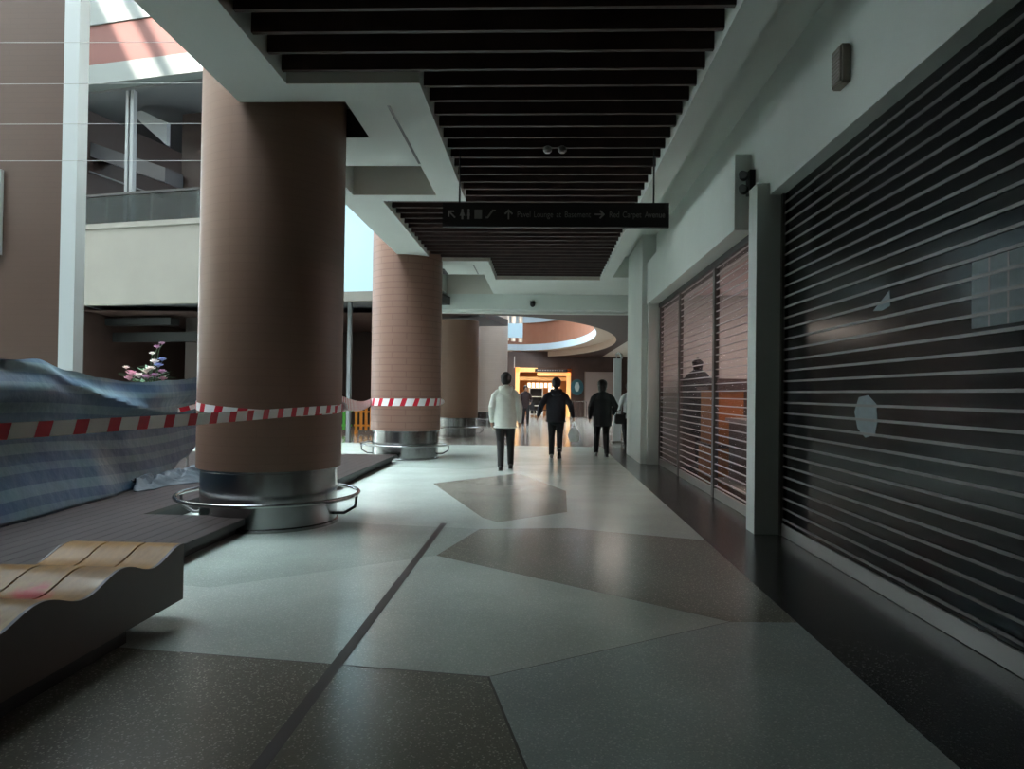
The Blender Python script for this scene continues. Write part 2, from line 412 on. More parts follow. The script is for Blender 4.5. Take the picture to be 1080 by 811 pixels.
b = B(); box(b, 2.36, .35, 6.2, 2.46, .5, 10.35, 0, FM); box(b, 2.53, .35, 6.2, 2.64, .5, 10.35, 0, FM)
box(b, 9.70, .6, 0, 9.80, .7, 3.86, 0, FM); box(b, 8.6, .6, 0, 8.68, .7, 3.86, 0, FM)
struct('trim_mullion', b, M['balcony_pale'])
b = B(); box(b, 0, 1.4, 3.4, 3.2, 1.8, 3.62, 0, FM); box(b, .1, 1.8, 2.9, 4.4, 2.1, 3.2, 0, FM @ Matrix.Rotation(0, 4, 'Z'))
struct('trim_shop_beam', b, mat('dim_beam', (.010, .010, .010), .7))

g = thing('balcony_railing', FM @ Vector((FL/2, .12, 6.27)), 'dark glass balcony railing on top of the pale parapet', 'railing')
mi = Matrix.Translation(-g.location)
b = B(); box(b, .05, .10, 6.29, FL-.05, .125, 7.1, 0, mi @ FM); ob('glass_panel', b, M['glass'], g)
b = B(); box(b, 0, .07, 7.12, FL, .16, 7.19, 0, mi @ FM); ob('handrail', b, M['black'], g)
for i in range(8):
    b = B(); box(b, .3+i*1.6, .13, 6.27, .36+i*1.6, .17, 7.12, 0, mi @ FM); ob('post', b, M['alu'], g)

g = thing('escalator', FM @ Vector((2, 3, 6.3)), 'grey escalator rising diagonally in the dark balcony level', 'escalator')
mi = Matrix.Translation(-g.location)
RX = Matrix(((1, 0, 0, 0), (0, 0, 1, 0), (0, 1, 0, 0), (0, 0, 0, 1)))   # polygon (u,z) extruded along v
b = B(); prism(b, [(-.6, 9.55), (-.6, 9.10), (2.9, 7.85), (2.9, 8.32)], 1.4, 2.2, 0, mi @ FM @ RX); ob('truss', b, M['dimmetal'], g)
b = B(); prism(b, [(1.75, 10.05), (2.15, 10.10), (3.1, 9.65), (3.1, 8.94), (2.15, 9.72)], 1.2, 1.35, 0, mi @ FM @ RX); ob('side_panel', b, M['balcony_pale'], g)
b = B(); tube(b, [mi @ FM @ Vector((-.6, 1.38, 8.6)), mi @ FM @ Vector((2.9, 1.38, 7.35))], .03); ob('handrail', b, M['dimmetal'], g)

g = thing('wall_sign', (-9.05, 10.99, 3.5), 'red brown wall sign with a white edge on the brown pier at the left edge', 'sign')
b = B(); box(b, -.40, -.05, .06, .36, 0, 1.30); ob('panel', b, M['redbrown'], g)
b = B(); box(b, -.44, -.07, 0, .40, 0, .07); box(b, -.44, -.07, 1.29, .40, 0, 1.36); box(b, .36, -.07, .07, .40, 0, 1.29); ob('frame', b, M['pale_frame'], g)

# steel cables strung across the void
for i, (z0, z1) in enumerate(((5.46, 5.40), (4.93, 4.93), (4.46, 4.46), (4.03, 4.03))):
    b = B(); tube(b, [(-13, 8.0, z0), (-3.44, 8.0, z1)], .0035, 6)
    setp(ob('steel_cable', b, M['cable']), ('thin steel cable strung highest across the void left of the first pillar', 'thin steel cable second from top across the void left of the first pillar',
         'thin steel cable third from top across the void left of the first pillar', 'thin steel cable strung lowest across the void left of the first pillar')[i], 'cable', 'cables across the atrium', 'thing')

# ------------------------------------------------------------------ far hall with the oval opening
b = B()
OC = (-1.6, 33.0); OA, OB = 4.85, 12.0
def ell(a, bb, n=96, c=OC): return [(c[0]+a*math.cos(2*PI*k/n), c[1]+bb*math.sin(2*PI*k/n)) for k in range(n)]
N = 96
def ring(bm, e0, z0, e1, z1, mi):
    a = [bm.verts.new((x, y, z0)) for x, y in e0]; c = [bm.verts.new((x, y, z1)) for x, y in e1]
    for i in range(len(a)):
        bm.faces.new((a[i], a[(i+1) % len(a)], c[(i+1) % len(a)], c[i])).material_index = mi
E1 = ell(OA, OB); E2 = ell(OA-.85, OB-1.1)
def onrect(x, y):
    dx, dy = x-OC[0], y-OC[1]
    t = min((( 3.65-OC[0]) if dx > 0 else (OC[0]+14))/max(abs(dx), 1e-6), ((46.0-OC[1]) if dy > 0 else (OC[1]-20.6))/max(abs(dy), 1e-6))
    return (OC[0]+dx*t, OC[1]+dy*t)
ring(b, [onrect(x, y) for x, y in E1], 3.7, E1, 3.7, 0)
ring(b, E1, 3.7, E1, 4.05, 1); ring(b, ell(OA+.05, OB+.05), 4.05, E2, 4.05, 1)
ring(b, E2, 4.05, E2, 4.42, 2); ring(b, E2, 4.42, ell(OA-.6, OB-.85), 4.42, 2)
ring(b, ell(OA-.6, OB-.85), 4.42, ell(OA-.6, OB-.85), 6.3, 3)
box(b, 3.65, 20.6, 3.7, 8, 46, 3.9, 4)
o = struct('ceiling_hall', b, [mat('red_brown_ceiling', (.034, .014, .010), .6), M['beige'], M['band'], M['orange'], M['cream']])
b = B(); E3 = ell(OA-.7, OB-1.0)
ring(b, E3, 5.75, E3, 6.35, 0); ring(b, E3, 6.35, ell(OA-.3, OB-.4), 6.35, 0)
struct('trim_upper_band', b, M['band'])
b = B(); ring(b, ell(OA-.3, OB-.4), 6.3, ell(OA-.3, OB-.4), 8.6, 0); struct('wall_hall_upper', b, M['orange'])
b = B(); ring(b, ell(OA-.25, OB-.35), 8.6, ell(2.6, 7.5), 8.6, 0); struct('ceiling_hall_upper', b, M['cream'])
b = B()
box(b, -14.2, 20.6, 0, -14, 48, 4); box(b, 8, 17, 0, 8.2, 48, 4); box(b, 5.2, 16.9, 0, 8.2, 17, 4.9); box(b, 3.2, 17, 3.76, 8.2, 20.6, 4.9)
box(b, -14, 44, 0, -1.65, 44.3, 4); box(b, 1.8, 44, 0, 8, 44.3, 4); box(b, -1.65, 44, 2.95, 1.8, 44.3, 4)
struct('wall_hall', b, M['brown'])
b = B(); box(b, -1.9, 48, 0, 2.1, 48.2, 4); box(b, -1.9, 44.3, 0, -1.75, 48, 4); box(b, 1.9, 44.3, 0, 2.05, 48, 4); box(b, -1.9, 44.3, 2.95, 2.05, 48.2, 3.1)
struct('wall_shop_far', b, M['shop_wall'])
b = B()
for i in range(10):
    box(b, -13+i*1.25, 43.94, 2.98, -12.95+i*1.25, 44, 3.68)
struct('trim_hall_panels', b, M['cream'])

g = thing('shopfront', (.1, 43.9, 0), 'orange lit shopfront at the far end of the hall', 'shopfront')
b = B(); box(b, -1.75, -.15, 0, -1.5, .1, 3.0); ob('jamb', b, M['shop_frame'], g)
b = B(); box(b, 1.4, -.15, 0, 1.65, .1, 2.72); ob('jamb', b, M['shop_frame'], g)
b = B(); box(b, -1.75, -.15, 2.72, -.4, .1, 2.98); box(b, -.4, -.15, 2.5, 1.65, .1, 2.72); ob('header', b, M['shop_frame'], g)
b = B(); box(b, -1.5, .0, 2.2, 1.4, .08, 2.42); ob('inner_header', b, mat('warm_panel', (.6, .3, .1), .5, emit=(1, .5, .15), estr=.2), g)
g = thing('menu_board', (.1, 44.5, 1.4), 'row of lit menu panels inside the orange shopfront', 'menu board')
for i in range(8):
    b = B(); box(b, -1.0+i*.26, 0, .38, -.82+i*.26, .05, .66); ob('menu_light', b, M['shop_lamp'], g)
b = B(); box(b, .3, -.2, 0, .85, -.15, .35); ob('lit_panel', b, M['shop_lamp'], g)
b = B(); box(b, -1.05, .05, .3, 1.05, .08, .72); ob('backing', b, M['shop_wall'], g)
g = thing('shop_sign', (.55, 43.72, 2.74), 'long black sign on top of the orange shopfront', 'sign')
b = B(); box(b, -1.0, -.05, 0, 1.0, .03, .18); ob('board', b, M['black'], g)
for i in range(11):
    b = B(); box(b, -.85+i*.15, -.06, .05, -.76+i*.15, -.05, .13); ob('letter', b, M['grey_ink_dim'], g)
g = thing('oval_sign', (2.15, 43.8, 1.82), 'round teal wall sign right of the orange shopfront', 'sign')
R90 = Matrix.Rotation(PI/2, 4, 'X')
b = B(); lathe(b, [(.38, -.04), (.40, 0), (.38, .04)], seg=32); bmesh.ops.transform(b, matrix=Matrix.Diagonal((1, 1, 1.25, 1)) @ R90, verts=b.verts); ob('disc', b, M['sign_teal'], g, True)
b = B(); lathe(b, [(.2, -.02), (.2, .02)], seg=6); bmesh.ops.transform(b, matrix=Matrix.Translation((0, -.05, .02)) @ Matrix.Diagonal((.8, 1, 1.6, 1)) @ R90, verts=b.verts); ob('emblem', b, M['sign_pale'], g)
b = B(); box(b, -.06, .03, -.06, .06, .2, .06); ob('bracket', b, M['black'], g)
g = thing('display_shelf', (-.35, 42.6, 0), 'pale open shelving unit standing in front of the orange shopfront', 'shelf')
b = B()
for x in (-.42, .36): box(b, x, -.2, 0, x+.06, .2, 1.75)
ob('side', b, M['shelf'], g)
for z in (.12, .65, 1.18, 1.7):
    b = B(); box(b, -.36, -.2, z, .36, .2, z+.05); ob('shelf_board', b, M['shelf'], g)
b = B(); box(b, -.36, .17, .1, .36, .2, 1.7); ob('back_panel', b, M['void'], g)
chair_src = None
for i, (x, y, r) in enumerate(((-.55, 40.4, .4), (.35, 41.0, -.5))):
    g = thing('cafe_chair', (x, y, 0), ('white legged cafe chair left of the open shelving', 'white legged cafe chair right of the open shelving')[i], 'chair', 'cafe chairs', r)
    b = B(); box(b, -.22, -.22, .43, .22, .22, .47); ob('seat', b, M['black'], g)
    b = B(); box(b, -.22, .19, .5, .22, .23, .88); ob('backrest', b, M['black'], g)
    for sx in (-1, 1):
        for sy in (-1, 1):
            b = B(); tube(b, [(sx*.19, sy*.19, .44), (sx*.23, sy*.24, 0)], .022, 8); ob('leg', b, M['shelf'], g)
g = thing('hoarding', (3.6, 43.8, 0), 'pale grey hoarding board right of the round teal sign', 'hoarding')
b = B(); box(b, -1.0, -.06, 0, 1.0, 0, 2.78); ob('board', b, M['hoarding'], g)
for x in (-1.0, .95):
    b = B(); box(b, x, -.1, 0, x+.05, -.06, 2.8); ob('batten', b, M['beigebox'], g)
g = thing('crowd_barrier', (2.05, 40, 0), 'low metal barrier of upright bars before the pale hoarding', 'barrier')
for i in range(7):
    b = B(); tube(b, [(-.45+i*.15, 0, .08), (-.45+i*.15, 0, .98)], .014, 8); ob('bar', b, M['steel'], g)
for z in (.08, .98):
    b = B(); tube(b, [(-.48, 0, z), (.48, 0, z)], .02, 8); ob('rail', b, M['steel'], g)
for x in (-.45, .45):
    b = B(); box(b, x-.03, -.2, 0, x+.03, .2, .06); ob('foot', b, M['steel'], g)
g = thing('hanging_banner', (-1.15, 30, 3.75), 'pale blue square banner hung in the oval ceiling opening', 'banner')
b = B(); box(b, -.31, -.03, 0, .31, .03, .6); ob('panel', b, M['bluebox'], g)
for x in (-.25, .25):
    b = B(); tube(b, [(x, 0, .6), (x, 0, 4.9)], .008, 6); ob('rod', b, M['alu'], g)
for i, x in enumerate((-1.45, -1.1, -.7)):
    b = B(); lathe(b, [(.13, 4.4), (.13, 8.6)], x*1.0-.6, 40.5+i*.6, 16)
    o = struct('trim_upper_post', b, M['beige'], True)

g = thing('white_post', (2.2, 20.9, 0), 'white post with a curved top at the right end of the walkway', 'post')
b = B(); box(b, -.11, -.08, .05, .11, .08, 2.45); ob('shaft', b, M['whitecloth'], g)
b = B(); box(b, -.17, -.14, 0, .17, .14, .05); ob('base_plate', b, M['alu'], g)
b = B(); tube(b, [(-.02, 0, 2.42), (-.05, 0, 2.56), (.02, 0, 2.62), (.10, 0, 2.58), (.12, 0, 2.45)], .035, 10); ob('curved_cap', b, M['whitecloth'], g, True)

# ------------------------------------------------------------------ pillars
def pillar(x, y, top, label, r=.735, m=None):
    g = thing('round_pillar', (x, y, 0), label, 'pillar', 'round pillars along the walkway')
    b = B(); lathe(b, [(r, .60), (r, top)], seg=96, uvm=r); ob('shaft', b, m or M['pillar'], g, True)
    rb = r*.945
    b = B(); lathe(b, [(rb+.02, 0), (rb+.02, .03), (rb, .04), (rb, .57), (rb+.012, .58), (rb+.012, .605)], seg=96); ob('steel_base', b, M['steel'], g, True)
    R = r*1.262
    b = B(); tube(b, [(R*math.cos(2*PI*k/72), R*math.sin(2*PI*k/72), .30) for k in range(72)], .021, 10, True); rl = ob('guard_rail', b, M['steel'], g, True)
    for k in range(3):
        a = math.radians((2, 95, 186)[k]); c, s = math.cos(a), math.sin(a)
        b = B(); tube(b, [(R*c, R*s, .29), (R*.985*c, R*.985*s, .17), ((rb+.1)*c, (rb+.1)*s, .10), ((rb-.02)*c, (rb-.02)*s, .10)], .016, 8)
        ob('bracket', b, M['steel_dark'], rl, True)
    return g
pillar(-2.89, 7.50, 24, 'nearest brown round pillar with two red and white tapes crossing it')
pillar(-2.89, 15.03, 24, 'second brown round pillar with brick courses coloured in for a pink reflection and one tape band', m=M['pillar_lit_courses'])
pillar(-2.80, 22.9, 3.70, 'third dark brown round pillar just behind the second pillar')
pillar(-2.13, 30.1, 8.55, 'fourth greyish round pillar left of the person in the cream hoodie', .66, m=M['pale_pillar'])
g = thing('standing_board', (-2.75, 28.5, 0), 'narrow pale standing board between the third and fourth pillars', 'board')
b = B(); box(b, -.13, -.03, .04, .13, .03, 1.95); ob('panel', b, mat('pale_grey_board', (.42, .42, .44), .5), g)
b = B(); box(b, -.2, -.18, 0, .2, .18, .04); ob('base', b, M['alu'], g)

# ------------------------------------------------------------------ deck along the atrium edge
g = thing('timber_deck', (-2.87, 4.5, 0), 'low dark timber deck along the left edge under the tarpaulin', 'deck')
o0 = Vector((-2.87, 4.5, 0))
def deckbox(bm, x0, y0, x1, y1, z0, z1): box(bm, x0-o0.x, y0-o0.y, z0, x1-o0.x, y1-o0.y, z1)
b = B(); x = -7.6
def boards(bm, x0, x1, y0, y1):
    n = max(1, round((x1-x0)/.14)); w = (x1-x0)/n
    for i in range(n): deckbox(bm, x0+i*w+.003, y0, x0+(i+1)*w-.003, y1, .115, .15)
boards(b, -7.6, -3.95, 2.6, 10.9); boards(b, -3.95, -2.87, 4.55, 6.93)
boards(b, -3.95, -2.87, 8.55, 14.05); boards(b, -7.6, -3.95, 10.9, 14.05)
ob('board_surface', b, M['deck'], g)
b = B(); deckbox(b, -7.5, 2.7, -3.97, 13.95, 0, .11); deckbox(b, -3.97, 4.65, -2.95, 6.88, 0, .11); deckbox(b, -3.97, 8.6, -2.95, 13.95, 0, .11)
ob('riser', b, M['riser'], g)
b = B(); deckbox(b, -2.90, 4.55, -2.865, 6.93, .085, .148); deckbox(b, -2.90, 8.55, -2.865, 14.05, .085, .148); ob('edge_strip', b, M['riser'], g)

# ------------------------------------------------------------------ wavy bench
XB0, XB1, YB0, YB1 = -2.92, -2.206, .4, 4.335
g = thing('wavy_bench', (XB1, YB1, 0), 'long bench with a wavy glossy yellow wood seat and dark sides', 'bench')
def wz(y): return .405+.036*math.cos(2*PI*(YB1-.03-y)/.615)
NY = 120
ys = [YB0+(YB1-YB0)*i/NY for i in range(NY+1)]
mw = mat('glossy_yellow_wood', (.36, .20, .075), .38, coat=.12, spec=.12)
nt = mw.node_tree; p = nt.nodes['Principled BSDF']
tc = nt.nodes.new('ShaderNodeTexCoord'); mp = nt.nodes.new('ShaderNodeMapping'); mp.inputs['Scale'].default_value = (14, 1.2, 14)
n1 = nt.nodes.new('ShaderNodeTexNoise'); n1.inputs['Scale'].default_value = 3; n1.inputs['Detail'].default_value = 6
r1 = nt.nodes.new('ShaderNodeValToRGB'); r1.color_ramp.elements[0].position = .3; r1.color_ramp.elements[0].color = (.26, .125, .026, 1); r1.color_ramp.elements[1].position = .7; r1.color_ramp.elements[1].color = (.36, .19, .048, 1)
nt.links.new(tc.outputs['Object'], mp.inputs['Vector']); nt.links.new(mp.outputs[0], n1.inputs['Vector']); nt.links.new(n1.outputs['Fac'], r1.inputs['Fac'])
# an irregular red patch on the middle strip
dv = nt.nodes.new('ShaderNodeVectorMath'); dv.operation = 'DISTANCE'; dv.inputs[1].default_value = (-2.513-XB1, 3.40-YB1, .405)
nt.links.new(tc.outputs['Object'], dv.inputs[0])
n2 = nt.nodes.new('ShaderNodeTexNoise'); n2.inputs['Scale'].default_value = 14; nt.links.new(tc.outputs['Object'], n2.inputs['Vector'])
ad = nt.nodes.new('ShaderNodeMath'); ad.operation = 'MULTIPLY_ADD'; ad.inputs[1].default_value = .16; nt.links.new(n2.outputs['Fac'], ad.inputs[0]); nt.links.new(dv.outputs['Value'], ad.inputs[2])
r2 = nt.nodes.new('ShaderNodeValToRGB'); r2.color_ramp.elements[0].position = .13; r2.color_ramp.elements[0].color = (1, 1, 1, 1); r2.color_ramp.elements[1].position = .21; r2.color_ramp.elements[1].color = (0, 0, 0, 1)
nt.links.new(ad.outputs[0], r2.inputs['Fac'])
mm = nt.nodes.new('ShaderNodeMix'); mm.data_type = 'RGBA'; mm.inputs['B'].default_value = (.45, .02, .03, 1)
nt.links.new(r2.outputs['Color'], mm.inputs['Factor']); nt.links.new(r1.outputs['Color'], mm.inputs['A']); nt.links.new(mm.outputs['Result'], p.inputs['Base Color'])
def waveslab(bm, x0, x1, th, dz=0):
    R = []
    for y in ys:
        z = wz(y)+dz
        R.append([bm.verts.new((x-XB1, y-YB1, zz)) for x, zz in ((x0, z), (x1, z), (x1, z-th), (x0, z-th))])
    for i in range(NY):
        for k in range(4): bm.faces.new((R[i][k], R[i][(k+1) % 4], R[i+1][(k+1) % 4], R[i+1][k]))
    bm.faces.new(R[0]); bm.faces.new(R[-1][::-1])
w3 = (XB1-XB0)/3
for i in range(3):
    b = B(); waveslab(b, XB0+i*w3+.006, XB0+(i+1)*w3-(.006 if i < 2 else .018), .03, .003); ob('seat_strip', b, mw, g, True)
b = B(); waveslab(b, XB0+.02, XB1-.02, .02, -.028); ob('seat_bed', b, M['riser'], g)
for x0, x1 in ((XB1-.018, XB1), (XB0-.012, XB0+.004)):
    b = B(); R = []
    for y in ys:
        z = wz(y)+.004
        R.append([b.verts.new((x-XB1, y-YB1, zz)) for x, zz in ((x0, z), (x1, z), (x1, .10), (x0, .10))])
    for i in range(NY):
        for k in range(4): b.faces.new((R[i][k], R[i][(k+1) % 4], R[i+1][(k+1) % 4], R[i+1][k]))
    b.faces.new(R[0]); b.faces.new(R[-1][::-1]); ob('side_panel', b, M['bench_side'], g)
b = B(); box(b, XB0-XB1, -.022, .10, -.019, 0, .40); ob('end_panel', b, M['bench_side'], g)
b = B(); box(b, XB0+.06-XB1, YB0+.1-YB1, 0, -.06, -.50, .36); ob('plinth', b, M['riser'], g)

# ------------------------------------------------------------------ tarpaulin
tarp_m = striped('striped_blue_tarp', [(0, (.026, .064, .115)), (.30, (.074, .122, .155)), (.50, (.028, .068, .122)), (.74, (.088, .140, .172))], .40, rough=.38)
# weathering of the sheet
nt = tarp_m.node_tree; p = nt.nodes['Principled BSDF']; src = p.inputs['Base Color'].links[0].from_socket
n = nt.nodes.new('ShaderNodeTexNoise'); n.inputs['Scale'].default_value = 2.5; n.inputs['Detail'].default_value = 5
tc = nt.nodes.new('ShaderNodeTexCoord'); nt.links.new(tc.outputs['Object'], n.inputs['Vector'])
mx = nt.nodes.new('ShaderNodeMix'); mx.data_type = 'RGBA'; mx.blend_type = 'MULTIPLY'; mx.inputs['Factor'].default_value = .4
nt.links.new(src, mx.inputs['A']); nt.links.new(n.outputs['Color'], mx.inputs['B']); nt.links.new(mx.outputs['Result'], p.inputs['Base Color'])
bp = nt.nodes.new('ShaderNodeBump'); bp.inputs['Strength'].default_value = .35; bp.inputs['Distance'].default_value = .03
n3 = nt.nodes.new('ShaderNodeTexNoise'); n3.inputs['Scale'].default_value = 7; n3.inputs['Detail'].default_value = 3; nt.links.new(tc.outputs['Object'], n3.inputs['Vector'])
nt.links.new(n3.outputs['Fac'], bp.inputs['Height']); nt.links.new(bp.outputs['Normal'], p.inputs['Normal'])
def lerp_tab(t, tab):
    for (a, va), (c, vc) in zip(tab, tab[1:]):
        if t <= c:
            s = (t-a)/(c-a); s = s*s*(3-2*s); return va+(vc-va)*s
    return tab[-1][1]
TOP = [(4.0, 1.66), (6.6, 1.66), (7.1, 1.69), (7.6, 1.585), (8.1, 1.52), (8.9, 1.475), (9.7, 1.52), (10.9, 1.62)]
BX = [(4.0, -4.55), (6.1, -4.76), (7.77, -4.87), (8.5, -5.0), (10.9, -5.25)]
BZ = [(4.0, .153), (8.7, .153), (9.4, .20), (10.2, .40), (10.9, .62)]
g = thing('tarpaulin', (-5.0, 8, .15), 'blue and grey striped tarpaulin hung as a barrier on the deck', 'tarpaulin')
b = B(); uvl = b.loops.layers.uv.new('UVMap')
NU, NV = 150, 40
grid = []
for i in range(NU+1):
    y = 4.0+6.9*i/NU; row = []
    zt, zb, xb = lerp_tab(y, TOP), lerp_tab(y, BZ), lerp_tab(y, BX)
    for j in range(NV+1):
        v = j/NV; z = zb+(zt-zb)*v
        x = xb+(-5.18-xb)*v - .10*math.sin(PI*v)
        # slack folds sagging from the top edge
        x += .13*math.exp(-((v-.80)/.13)**2)*(1-.35*math.sin(y*.9))                      # slack belly under the top edge
        vr = .99-.115*(y-6.7); x += .07*math.exp(-((v-vr)/.05)**2)*(1 if y > 6.5 else 0)   # long sagging crease
        x += .040*math.sin(9.5*v*(1+.12*math.sin(y*1.7))+1.3*math.sin(y*1.1)+.5)*v*(1-.3*v)+.018*math.sin(y*5+v*6)*v
        row.append((b.verts.new((x+5.0, y-8, z-.15)), (z-.05*math.sin(1.2*y), y)))
    # top edge folded back over its line
    for q, (dx, dz) in enumerate(((-.06, -.02), (-.16, -.05), (-.30, -.12))):
        p0 = row[NV][0].co
        row.append((b.verts.new((p0.x+dx, p0.y, p0.z+dz)), (zt+.12*(q+1), y)))
    grid.append(row)
for i in range(NU):
    for j in range(len(grid[0])-1):
        q = (grid[i][j], grid[i+1][j], grid[i+1][j+1], grid[i][j+1])
        f = b.faces.new([a[0] for a in q])
        for l, a in zip(f.loops, q): l[uvl].uv = a[1]
sheet = ob('sheet', b, tarp_m, g, True)
md = sheet.modifiers.new('thickness', 'SOLIDIFY'); md.thickness = .004
b = B(); uvl = b.loops.layers.uv.new('UVMap'); G = []
for i in range(61):
    t = i/60; row = []
    for j in range(19):
        s = j/18
        x = -5.22+1.02*s*(.35+.65*t)+.05*math.sin(t*22); y = 8.75+2.0*t-.35*s*(1-t)+.06*math.sin(s*12+t*8)
        z = .156+(.15*math.sin(PI*min(1, s))**1.5*(.30+.5*abs(math.sin(t*13+s*7))+.3*abs(math.sin(t*29-s*17))))+.08*(1-s)*t
        row.append((b.verts.new((x+5.0, y-8, z-.15)), (s*.9, y)))
    G.append(row)
for i in range(60):
    for j in range(18):
        q = (G[i][j], G[i+1][j], G[i+1][j+1], G[i][j+1]); f = b.faces.new([a[0] for a in q])
        for l, a in zip(f.loops, q): l[uvl].uv = a[1]
h = ob('crumpled_hem', b, mat('grey_blue_hem', (.024, .034, .045), .55, bump=.5, scale=14), g, True)
md = h.modifiers.new('thickness', 'SOLIDIFY'); md.thickness = .004
for y in (4.6, 7.1, 10.7):
    b = B(); tube(b, [(-.42, y-8, 0), (-.42, y-8, lerp_tab(y, TOP)-.24)], .02, 8); ob('support_pole', b, M['alu'], g)
b = B(); tube(b, [(-.36, 4.0+i*.69-8, lerp_tab(4.0+i*.69, TOP)-.20) for i in range(11)], .012, 8); ob('support_line', b, M['alu'], g)

# ------------------------------------------------------------------ barricade tapes
def ribbon(bm, pts, width, twist=None):
    uvl = bm.loops.layers.uv.get('UVMap') or bm.loops.layers.uv.new('UVMap')
    s = 0; prev = None; last = None
    for i, p in enumerate(pts):
        p = Vector(p)
        if last is not None: s += (p-last).length
        last = p
        w = (twist(i/(len(pts)-1)) if twist else Vector((0, 0, 1))).normalized()*width/2
        cur = ((bm.verts.new(p-w), (s, 0)), (bm.verts.new(p+w), (s, width)))
        if prev:
            q = (prev[0], cur[0], cur[1], prev[1]); f = bm.faces.new([a[0] for a in q])
            for l, a in zip(f.loops, q): l[uvl].uv = a[1]
        prev = cur
PC = Vector((-2.89, 7.5, 0)); rt = .735+.004
def arc(c, r, a0, a1, z0, z1, n=40):
    return [(c.x+r*math.cos(a0+(a1-a0)*k/n), c.y+r*math.sin(a0+(a1-a0)*k/n), z0+(z1-z0)*k/n) for k in range(n+1)]
def lineto(p, q, sag=0, n=30):
    p, q = Vector(p), Vector(q)
    return [p.lerp(q, k/n)-Vector((0, 0, sag*math.sin(PI*k/n))) for k in range(n+1)]
g = thing('barricade_tape', (-2.89, 6.76, 1.19), 'red and white barricade tape from the left edge to the nearest pillar', 'tape')
T = Matrix.Translation(-g.location)
a_r = math.radians(-7)
en = (PC.x+rt*math.cos(a_r), PC.y+rt*math.sin(a_r), 1.212)
b = B(); ribbon(b, lineto((-2.76, 1.8, 1.185), en, .012, 40)+arc(PC, rt, a_r, math.radians(16), 1.212, 1.225)[1:], .080)
bmesh.ops.transform(b, matrix=T, verts=b.verts); o = ob('lower_strip', b, M['tapecol'], g); o.modifiers.new('thickness', 'SOLIDIFY').thickness = .0012
b = B(); ribbon(b, arc(PC, rt+.003, math.radians(-188), math.radians(-75), 1.265, 1.168)+arc(PC, rt+.003, math.radians(-75), math.radians(12), 1.168, 1.215)[1:], .080)
bmesh.ops.transform(b, matrix=T, verts=b.verts); o = ob('upper_strip', b, M['tapecol'], g); o.modifiers.new('thickness', 'SOLIDIFY').thickness = .0012
b = B(); bmesh.ops.create_icosphere(b, subdivisions=2, radius=.05)
for v in b.verts: v.co = Vector((v.co.x*.9, v.co.y*.9, v.co.z*1.1))*(1+.25*math.sin(v.co.x*90+v.co.z*70))
bmesh.ops.transform(b, matrix=T @ Matrix.Translation((PC.x+(rt+.02)*math.cos(math.radians(14)), PC.y+(rt+.02)*math.sin(math.radians(14)), 1.225)), verts=b.verts); ob('knot', b, M['tapecol'], g, True)
b = B(); ribbon(b, lineto((PC.x+(rt+.01)*math.cos(math.radians(-185)), PC.y-(rt+.01)*math.sin(math.radians(-5)), 1.24), (-3.86, 7.4, 1.17), .0, 8), .05)
bmesh.ops.transform(b, matrix=T, verts=b.verts); o = ob('loose_end', b, M['tapecol'], g); o.modifiers.new('thickness', 'SOLIDIFY').thickness = .0012
P2 = Vector((-2.89, 15.03, 0))
g = thing('barricade_tape', (-2.89, 14.29, 1.18), 'red and white barricade tape stretched from the nearest pillar round the second pillar', 'tape')
T = Matrix.Translation(-g.location)
b = B(); a0 = math.radians(-178)
ribbon(b, lineto((PC.x+rt*math.cos(math.radians(25)), PC.y+rt*math.sin(math.radians(25)), 1.27), (P2.x+rt*math.cos(a0), P2.y+rt*math.sin(a0), 1.175), .06)+arc(P2, rt, a0, math.radians(15), 1.175, 1.20)[1:], .15)
bmesh.ops.transform(b, matrix=T, verts=b.verts); o = ob('strip', b, M['tapecol'], g); o.modifiers.new('thickness', 'SOLIDIFY').thickness = .0012
b = B(); bmesh.ops.create_icosphere(b, subdivisions=2, radius=.06)
bmesh.ops.transform(b, matrix=T @ Matrix.Translation((P2.x+(rt+.02)*math.cos(math.radians(12)), P2.y+(rt+.02)*math.sin(math.radians(12)), 1.20)), verts=b.verts); ob('knot', b, M['tapecol'], g, True)

# ------------------------------------------------------------------ flowers behind the tarpaulin
g = thing('flower_arrangement', (-6.52, 11.5, .15), 'pink white and blue flower arrangement peeping above the tarpaulin', 'flowers')
b = B(); lathe(b, [(.0, 0), (.24, 0), (.24, .05), (.10, .10), (.09, .9), (.22, 1.05), (.25, 1.32), (.23, 1.34), (.0, 1.30)], seg=24); ob('pedestal_vase', b, M['cream'], g, True)
b = B()
for k in range(46):
    a = random.uniform(0, 2*PI); rr = random.uniform(.05, .36); zz = 1.36+random.uniform(0, .25)*(1.3-rr*2)
    d = Vector((math.cos(a), math.sin(a), random.uniform(-.2, .7))).normalized(); c = Vector((rr*math.cos(a), rr*math.sin(a), zz))
    s = d.cross(Vector((0, 0, 1))).normalized()*.028
    v = [b.verts.new(c-d*.07), b.verts.new(c+s), b.verts.new(c+d*.1), b.verts.new(c-s)]; b.faces.new(v)
o = ob('leaves', b, M['leaf'], g); o.modifiers.new('thickness', 'SOLIDIFY').thickness = .003
